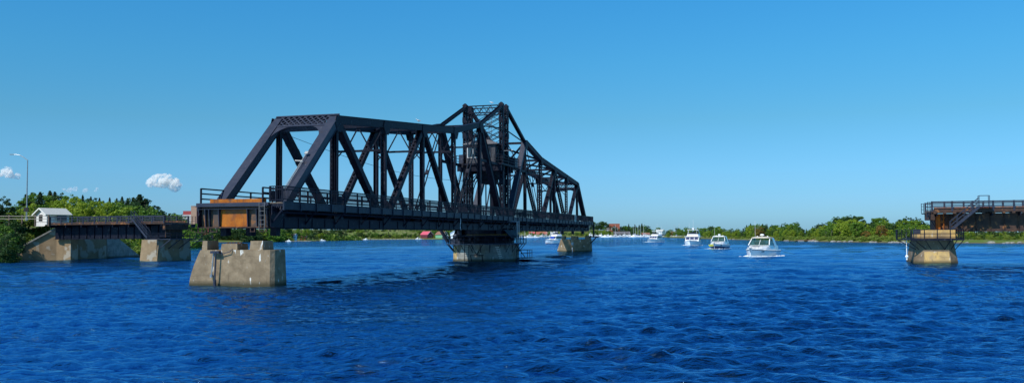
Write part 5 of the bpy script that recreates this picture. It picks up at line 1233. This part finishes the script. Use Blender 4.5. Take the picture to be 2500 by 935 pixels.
def cruiser(loc, heading, L_, B_, style, label, hullm=GEL, bottom=REDP, canvas=BEIGEC, group=None, detail=True):
    """boat, bow along local +y; style 'express' (hardtop), 'fly' (flybridge), 'trawler'"""
    r_ = empty('motor_boat', loc, heading, label, 'boat', group); fb = {'express': .82, 'fly': 1.0, 'trawler': 1.2}[style]
    o = hull_mesh(L_, B_, fb, .3 if style == 'express' else .4).build('hull', [GEL, bottom, hullm], r_, smooth=False)
    m_ = MB(); b = B_/2
    if style == 'express':
        loft(m_, [trap(b*.8, b*.62, fb, fb+.62, 0, 0)] and [[(-b*.82, -L_*.38, fb), (b*.82, -L_*.38, fb), (b*.78, -L_*.38, fb+.7), (-b*.78, -L_*.38, fb+.7)], [(-b*.9, L_*.06, fb), (b*.9, L_*.06, fb), (b*.7, L_*.06, fb+.82), (-b*.7, L_*.06, fb+.82)],
                   [(-b*.72, L_*.25, fb+.15), (b*.72, L_*.25, fb+.15), (b*.5, L_*.25, fb+.6), (-b*.5, L_*.25, fb+.6)], [(-b*.25, L_*.43, fb+.2), (b*.25, L_*.43, fb+.2), (b*.15, L_*.43, fb+.34), (-b*.15, L_*.43, fb+.34)]])
        m_.build('coachroof', GEL, r_)
        zc = fb+.8; zt = fb+1.8
        m_ = MB(); m_.plate([(-b*.74, L_*.08, zc), (b*.74, L_*.08, zc), (b*.62, -L_*.03, zt-.1), (-b*.62, -L_*.03, zt-.1)], .04, (0, 1, .6)); m_.build('windscreen', GLASSG if detail else GLASS, r_)
        m_ = MB()
        for q in (-1, 1): m_.plate([(q*b*.76, L_*.07, zc), (q*b*.78, -L_*.2, zc), (q*b*.64, -L_*.18, zt-.12), (q*b*.63, -L_*.03, zt-.12)], .04, (1, 0, 0))
        m_.build('side_window', GLASSG, r_)
        m_ = MB()
        for q in (-1, 1):
            m_.beam((q*b*.76, L_*.09, zc), (q*b*.64, -L_*.03, zt), .1, .1); m_.plate([(q*b*.84, -L_*.3, zc-.4), (q*b*.84, -L_*.18, zc-.4), (q*b*.68, -L_*.12, zt), (q*b*.68, -L_*.22, zt)], .08, (1, 0, 0))
        m_.tube([(0, L_*.08, zc), (0, -L_*.03, zt-.05)], .03, 5); m_.build('window_frame', GEL, r_)
        m_ = MB(); rr = []
        for y, w_, h in ((-L_*.24, .66, .0), (-L_*.2, .7, .1), (-L_*.08, .7, .16), (.0, .66, .1), (L_*.02, .6, .0)):
            rr.append([(-b*w_, y, zt), (b*w_, y, zt), (b*w_*.95, y, zt+.05+h*.6), (b*w_*.5, y, zt+.06+h), (-b*w_*.5, y, zt+.06+h), (-b*w_*.95, y, zt+.05+h*.6)])
        loft(m_, rr); m_.build('hardtop', canvas if canvas is BEIGEC else GEL, r_, smooth=False)
        top = zt+.2; m_ = MB(); m_.tube([(0, -L_*.1, top-.05), (0, -L_*.1, top+.15)], .08, 8); m_.ball((0, -L_*.1, top+.25), .32, 12, 7, (1, 1, .5)); m_.build('radar_dome', GEL, r_)
        m_ = MB(); m_.tube([(b*.6, -L_*.16, top), (b*.62, -L_*.18, top+2.3)], .015, 4); m_.ball((-b*.4, -L_*.1, top+.03), .1); m_.ball((b*.35, -L_*.1, top+.03), .1); m_.build('antenna', WHITE, r_)
        m_ = MB(); m_.box(-b*.15, b*.55, -L_*.14, -L_*.08, fb+.55, fb+1.3); m_.ball((b*.0, -L_*.1, fb+1.35), .14); m_.box(-b*.5, -b*.2, -L_*.14, -L_*.09, fb+.5, fb+1.05); m_.build('helm_seats', BLACK, r_)
        m_ = MB(); m_.box(-b*.25, b*.27, L_*.19, L_*.24, fb+.66, fb+.72); m_.build('deck_hatch', GLASS, r_)
    else:
        h1 = 1.35; zc = fb+.15
        loft(m_, [[(-b*.86, -L_*.32, zc-.2), (b*.86, -L_*.32, zc-.2), (b*.82, -L_*.32, zc+h1), (-b*.82, -L_*.32, zc+h1)], [(-b*.84, L_*.12, zc-.2), (b*.84, L_*.12, zc-.2), (b*.76, L_*.04, zc+h1), (-b*.76, L_*.04, zc+h1)]])
        loft(m_, [[(-b*.75, L_*.1, zc-.2), (b*.75, L_*.1, zc-.2), (b*.62, L_*.1, zc+.4), (-b*.62, L_*.1, zc+.4)], [(-b*.35, L_*.32, zc), (b*.35, L_*.32, zc), (b*.28, L_*.32, zc+.3), (-b*.28, L_*.32, zc+.3)]])
        m_.build('deckhouse', GEL, r_)
        def yf(z): return L_*.12-(L_*.08)*(z-zc+.2)/(h1+.2)
        z0, z1 = zc+.5, zc+h1-.12; m_ = MB()
        for x0, x1 in ((-.74, -.3), (-.24, .24), (.3, .74)): m_.plate([(x0*b, yf(z0)+.03, z0), (x1*b, yf(z0)+.03, z0), (x1*b*.97, yf(z1)+.03, z1), (x0*b*.97, yf(z1)+.03, z1)], .05, (0, 1, .5))
        m_.build('windscreen', NAVY if style == 'fly' else GLASS, r_)
        m_ = MB()
        for q in (-1, 1): m_.plate([(q*(b*.85+.03), -L_*.27, z0), (q*(b*.84+.03), L_*.06, z0), (q*(b*.79+.03), L_*.03, z1), (q*(b*.82+.03), -L_*.27, z1)], .05, (1, 0, 0))
        m_.build('side_window', GLASS, r_)
        zf = zc+h1; m_ = MB(); m_.box(-b*.95, b*.95, -L_*.42, L_*.07, zf, zf+.1)
        loft(m_, [[(-b*.8, -L_*.3, zf+.1), (b*.8, -L_*.3, zf+.1), (b*.78, -L_*.3, zf+.75), (-b*.78, -L_*.3, zf+.75)], [(-b*.7, -L_*.0, zf+.1), (b*.7, -L_*.0, zf+.1), (b*.58, -L_*.04, zf+.75), (-b*.58, -L_*.04, zf+.75)]]); m_.build('flybridge', GEL, r_)
        m_ = MB(); m_.plate([(-b*.55, -L_*.03, zf+.76), (b*.55, -L_*.03, zf+.76), (b*.45, -L_*.07, zf+1.2), (-b*.45, -L_*.07, zf+1.2)], .04, (0, 1, .4)); m_.build('fly_screen', GLASS, r_)
        m_ = MB()
        for q in (-1, 1):
            m_.beam((q*b*.72, -L_*.3, zf+.7), (q*b*.6, -L_*.24, zf+1.9), .1, .22); m_.beam((q*b*.5, -L_*.08, zf+.8), (q*b*.5, -L_*.1, zf+1.9), .05, .05)
        m_.box(-b*.66, b*.66, -L_*.3, -L_*.06, zf+1.9, zf+2.0); m_.build('radar_arch', GEL if style == 'fly' else canvas, r_)
        m_ = MB(); m_.ball((0, -L_*.2, zf+2.3), .35, 12, 7, (1, 1, .55)); m_.tube([(0, -L_*.2, zf+2.0), (0, -L_*.2, zf+2.2)], .1, 8); m_.build('radar_dome', GEL, r_)
        m_ = MB(); m_.tube([(0, -L_*.22, zf+2), (0, -L_*.24, zf+5)], .02, 4); m_.tube([(b*.5, -L_*.25, zf+2), (b*.52, -L_*.27, zf+4)], .015, 4); m_.build('antenna', WHITE, r_)
        m_ = MB(); m_.box(-b*.4, b*.3, -L_*.2, -L_*.12, zf+.7, zf+1.35); m_.ball((-b*.05, -L_*.14, zf+1.45), .14); m_.build('helm_seats', BLACK, r_)
        if style == 'trawler':
            m_ = MB(); m_.box(-b*.95, b*.95, -L_*.48, -L_*.32, zf-.1, zf+.0); m_.plate([(-b*.5, L_*.12, zc+.5), (b*.5, L_*.12, zc+.5), (b*.5, L_*.04, zc+1.35), (-b*.5, L_*.04, zc+1.35)], .1, (0, 1, .5)); m_.build('canvas_cover', BLUEC, r_)
    def hb(y, q=2.1): return B_/2*(max(0.0, 1-max(0, (y/L_+.5-.35)/.65)**q))**.85
    m_ = MB(); shr = .3 if style == 'express' else .4
    for q in (-1, 1):
        pr = []
        for i in range(12):
            y = -L_*.45+L_*.93*i/11; t_ = y/L_+.5; pr.append((q*(hb(y)*.995+.02), y+.25*max(0, t_-.75)/.25, fb+shr*t_**2-.06))
        m_.tube(pr, .035, 5)
    m_.build('rub_rail', BLACK, r_)
    for q in (-1, 1):
        for yy in (.12, .22, .3):
            y = L_*yy; x = hb(y)*.93; a = hb(y+.35)*.93; b2_ = hb(y-.35)*.93; z = fb*.78+shr*(yy+.5)**2*.6
            m_ = MB(); m_.plate([(q*(b2_+.03), y-.35, z-.09), (q*(a+.03), y+.35, z-.05), (q*(a+.05), y+.35, z+.07), (q*(b2_+.05), y-.35, z+.09)], .05, (1, 0, 0)); m_.build('portlight', GLASS, r_)
    # bow rail
    m_ = MB(); pts = []
    for i in range(11):
        t_ = -1+2*i/10; y = L_*.47-abs(t_)**1.6*L_*.42; bb = B_/2*(max(0.0, 1-max(0, (y/L_+.5-.35)/.65)**2.1))**.85*.9
        pts.append((math.copysign(bb, t_) if abs(t_) > .05 else 0, y, fb+.25+(.45 if abs(t_) < .9 else 0)))
    m_.tube(pts, .022, 5)
    for p in pts: m_.tube([p, (p[0], p[1], p[2]-.5)], .016, 4)
    m_.build('bow_rail', CHROME, r_)
    m_ = MB(); m_.box(-.12, .12, L_*.46, L_*.53, fb+.25, fb+.5); m_.box(-.05, .05, L_*.5, L_*.53, fb-.1, fb+.3); m_.build('anchor', CHROME, r_)
    return r_
def face_cam(p, off): return math.atan2(-(0-p.x), (0-p.y))+off    # bow (+y) towards the camera, then turned by off
bp = at(1856, 129); b1 = cruiser((bp.x, bp.y, 0), face_cam(bp, R(-14)), 10.8, 3.9, 'express', 'nearest white motor cruiser with cream hardtop heading for the camera', bottom=GEL)
bp = at(1754, 197); b2 = cruiser((bp.x, bp.y, 0), face_cam(bp, R(-10)), 10.5, 3.9, 'express', 'white cruiser with navy hull side and a yellow banner on its bow', hullm=NAVY, canvas=GEL, bottom=NAVY)
m_ = MB(); m_.plate([(.25, 5.35, .62), (1.25, 3.95, .5), (1.5, 3.9, .95), (.3, 5.5, 1.08)], .12, (.8, .55, 0)); m_.build('bow_banner', YEL, b2)
bp = at(1690, 257); b3 = cruiser((bp.x, bp.y, 0), face_cam(bp, R(-6)), 13, 4.7, 'fly', 'tall white flybridge cruiser with blue window covers', hullm=GEL, bottom=GEL)
bp = at(1597, 372); b4 = cruiser((bp.x, bp.y, 0), face_cam(bp, R(-25)), 12.5, 4.3, 'fly', 'farthest and smallest of the four oncoming white cruisers', bottom=GEL)
bp = at(1352, 335); b5 = cruiser((bp.x, bp.y, 0), face_cam(bp, R(-38)), 10, 3.6, 'trawler', 'white boat with red bottom and blue canvas behind the far end pier', canvas=BLUEC)
# moored boats, far harbour
proto_b = cruiser((0, 0, 0), 0, 9.5, 3.3, 'express', 'white motor boat moored along the far shore', canvas=GEL, group='white motor boats moored along the far shore')
proto_f = cruiser((0, 0, 0), 0, 11.5, 3.9, 'fly', 'white flybridge boat moored along the far shore', group='white flybridge boats moored along the far shore')
first = {0: True, 1: True}
def moor(px, Y, kind, rz, label=None):
    src = proto_b if kind == 0 else proto_f; p = at(px, Y)
    if first[kind]: first[kind] = False; src.location = (p.x, p.y, 0); src.rotation_euler = (0, 0, rz); return src
    return copy_tree(src, None, (p.x, p.y, 0), rz, random.uniform(.7, .95) if Y > 900 else random.uniform(.42, .58), label=label)
for i in range(24): moor(1446+i*6.0+random.uniform(-2, 2), 1000+random.uniform(-25, 30), 1 if i % 3 == 0 else 0, random.choice([1.57, -1.57, 1.2, 2.0, 3.1]))
for i in range(14): moor(1272+i*6.3, 985+random.uniform(-10, 10), 1 if i % 4 == 0 else 0, random.choice([1.57, -1.57, 2.6]))
for px, Y in ((703, 538), (788, 600), (874, 728), (892, 732), (1022, 738)):
    moor(px, Y, 0, random.choice([1.57, -1.57, 1.3]))
def sailboat(loc, rz, label, mast=11, cover=BLUEC, group=None):
    r_ = empty('sailboat', loc, rz, label, 'sailboat', group)
    hull_mesh(9, 2.8, .85, .3, .7).build('hull', [GEL, NAVY, GEL], r_)
    m_ = MB(); loft(m_, [[(-.9, -2, .8), (.9, -2, .8), (.8, -2, 1.3), (-.8, -2, 1.3)], [(-.6, 1.8, .9), (.6, 1.8, .9), (.5, 1.8, 1.2), (-.5, 1.8, 1.2)]]); m_.build('cabin', GEL, r_)
    m_ = MB(); m_.tube([(0, .8, .9), (0, .8, mast)], .1, 8, .07); m_.tube([(-.6, .8, mast*.6), (.6, .8, mast*.6)], .03, 4); m_.build('mast', WHITE, r_)
    m_ = MB(); m_.tube([(0, .8, 2.0), (0, -3.2, 2.1)], .17, 8); m_.build('boom_cover', cover, r_)
    m_ = MB()
    for a, b in (((0, 4.3, 1.2), (0, .8, mast)), ((0, -4.3, 1), (0, .8, mast)), ((1.2, .8, 1), (0, .8, mast*.98)), ((-1.2, .8, 1), (0, .8, mast*.98))): m_.tube([a, b], .02, 4)
    m_.build('rigging', CHROME, r_)
    return r_
p = at(832, 690); sailboat((p.x, p.y, 0), 1.45, 'sailboat with tall mast and blue cover moored under the bridge', 13)
sb = None
SBG = 'sailboats moored in the far harbour'
for i, px in enumerate((1504, 1548, 1553, 1559, 1565, 1573, 1617, 1648, 1652, 1660, 1283, 1300, 1335, 1346)):
    p = at(px, 1000 if px > 1440 else 990)
    if px in (1648, 1652, 1660): p = at(px, 900)
    if sb is None: sb = sailboat((p.x, p.y, 0), 1.3, 'bare masted white sailboat moored in the far harbour', 14, BLUEC, SBG)
    else: copy_tree(sb, None, (p.x, p.y, 0), random.uniform(.8, 2.2), (1, 1, random.uniform(.8, 1.15)))
# docks
def dock(px0, px1, Y, label, z=.45):
    a = at(px0, Y); b = at(px1, Y); r_ = empty('dock', ((a.x+b.x)/2, Y, 0), 0, label, 'dock'); L2 = (b.x-a.x)/2
    m_ = MB(); m_.box(-L2, L2, -.9, .9, z-.15, z); m_.build('dock_deck', mat('pale dock boards', (.5, .47, .42), .9), r_)
    m_ = MB()
    for k in range(int(L2*2/3)+1):
        for q in (-.85, .85): m_.tube([(-L2+3*k+.2, q, -1), (-L2+3*k+.2, q, z+.5)], .1, 6)
    m_.build('pilings', TIMBER, r_)
dock(690, 760, 540, 'pale dock at the shore left of the blue covered sailboat'); dock(765, 905, 708, 'long pale dock beside the blue covered sailboat'); dock(905, 1035, 735, 'pale dock running left of the pink roofed boathouse'); dock(1450, 1600, 1035, 'long dock in the far harbour right of the bridge', .6); dock(1640, 1730, 620, 'low pale dock at the tip of the right shore') if False else None
# jetty ruins on the right shore
p = at(1965, 352); jr = empty('jetty', (p.x, p.y, 0), .1, 'collapsed rusty jetty on the right shore', 'jetty')
m_ = MB(); m_.box(-4, 3, -.8, .8, .5, .65); m_.plate([(3, -.7, .6), (5, -.7, 1.4), (5, .7, 1.4), (3, .7, .6)], .1, (0, 0, 1)); m_.build('jetty_deck', mat('reddish planks', (.3, .14, .09), .9), jr)
m_ = MB(); m_.box(-3.2, -1, -1.1, -.4, -.3, .5); m_.box(1, 2.3, -1.1, -.5, -.3, .4); m_.build('jetty_block', ROCK, jr)

# wake foam
def foam(cx, cy, heading, L_, B_, label, scale=1.0):
    r2 = random.Random(int(cx*10)); m_ = MB(); ca, sa = math.cos(heading), math.sin(heading)
    def add(x, y, r_, h): m_.ball((cx+ca*x-sa*y, cy+sa*x+ca*y, .03), r_, 6, 4, (1, .7, h/r_))
    for i in range(190):
        t_ = r2.random(); q = r2.choice((-1, 1)); t_ *= .8; y = L_*(.42-t_*1.0); x = q*(B_*.18+min(1, t_*2.2)*B_*.3+t_*.5*scale+r2.gauss(0, .1+.16*t_))
        add(x, y, r2.uniform(.04, .12)*scale*(1.1-t_*.5), r2.uniform(.02, .17)*(1-t_*.7)*scale+.01)
    for i in range(130): add(r2.gauss(0, B_*.24), L_*.46+r2.uniform(-.9, .8), r2.uniform(.04, .1)*scale, r2.uniform(.02, .14)*scale)
    tag(m_.build('wake_foam', mat('white foam', (.75, .8, .82), .7), None), label, 'foam', None, 'stuff')
for b_, L_, B_, sc, lb in ((b1, 10.5, 3.9, 1.25, 'white bow foam around the nearest cruiser'), (b2, 10.5, 3.9, .8, 'white bow foam around the navy sided cruiser'), (b3, 13, 4.7, .8, 'thin foam around the tall flybridge cruiser'), (b4, 12.5, 4.3, .9, 'thin foam around the farthest oncoming cruiser')):
    foam(b_.location.x, b_.location.y, b_.rotation_euler.z, L_, B_, lb, sc)

# ================================================================== CLOUDS (real volumes far away)
def cloud(px, py, Y, wpx, hpx, n, dens, label, seed):
    r2 = random.Random(seed); c = at(px, Y, py); k = Y/F; W_, H_ = wpx*k/2, hpx*k/2
    m = bpy.data.materials.new('cloud vapour'); m.use_nodes = True; t = m.node_tree; N = t.nodes; L = t.links; N.remove(N['Principled BSDF'])
    v = N.new('ShaderNodeVolumePrincipled'); v.inputs['Anisotropy'].default_value = .2; v.inputs['Color'].default_value = (1, .99, .96, 1)
    tc = N.new('ShaderNodeTexCoord'); s = N.new('ShaderNodeTexNoise'); s.inputs['Scale'].default_value = 2.4/H_; s.inputs['Detail'].default_value = 5; s.inputs['Roughness'].default_value = .6
    L.new(tc.outputs['Object'], s.inputs['Vector']); r = N.new('ShaderNodeMapRange'); r.inputs[1].default_value = .46; r.inputs[2].default_value = .64; r.inputs[3].default_value = 0; r.inputs[4].default_value = dens
    L.new(s.outputs['Fac'], r.inputs[0]); L.new(r.outputs[0], v.inputs['Density']); L.new(v.outputs[0], N['Material Output'].inputs['Volume'])
    # one closed shell: union of puffs through a metaball
    mbd = bpy.data.metaballs.new('cloud'); mbd.resolution = H_*.16; mbd.render_resolution = H_*.16; mbd.threshold = .5
    for i in range(n):
        a = r2.uniform(-1, 1); e = mbd.elements.new(); rr = H_*r2.uniform(.4, .85)*(1-.3*abs(a)); e.radius = rr*1.25; e.co = (a*W_*.82, r2.uniform(-.4, .4)*H_, H_*r2.uniform(-.45, .5)*(1-abs(a)*.4))
    mo = bpy.data.objects.new('cloud_src', mbd); COL.objects.link(mo); dg = bpy.context.evaluated_depsgraph_get(); dg.update()
    me = bpy.data.meshes.new_from_object(mo.evaluated_get(dg)); bpy.data.objects.remove(mo)
    me.materials.clear(); me.materials.append(m)
    o = bpy.data.objects.new('cloud', me); COL.objects.link(o); o.location = c; o['kind'] = 'structure'; o['label'] = label
    return o
cloud(392, 450, 3000, 112, 54, 16, .3, 'largest puffy white cloud left of the bridge', 3)
cloud(6, 425, 3000, 92, 44, 9, .24, 'white cloud cut by the left picture edge', 5)
cloud(198, 464, 3200, 110, 22, 12, .14, 'thin flat cloud above the left trees', 8)
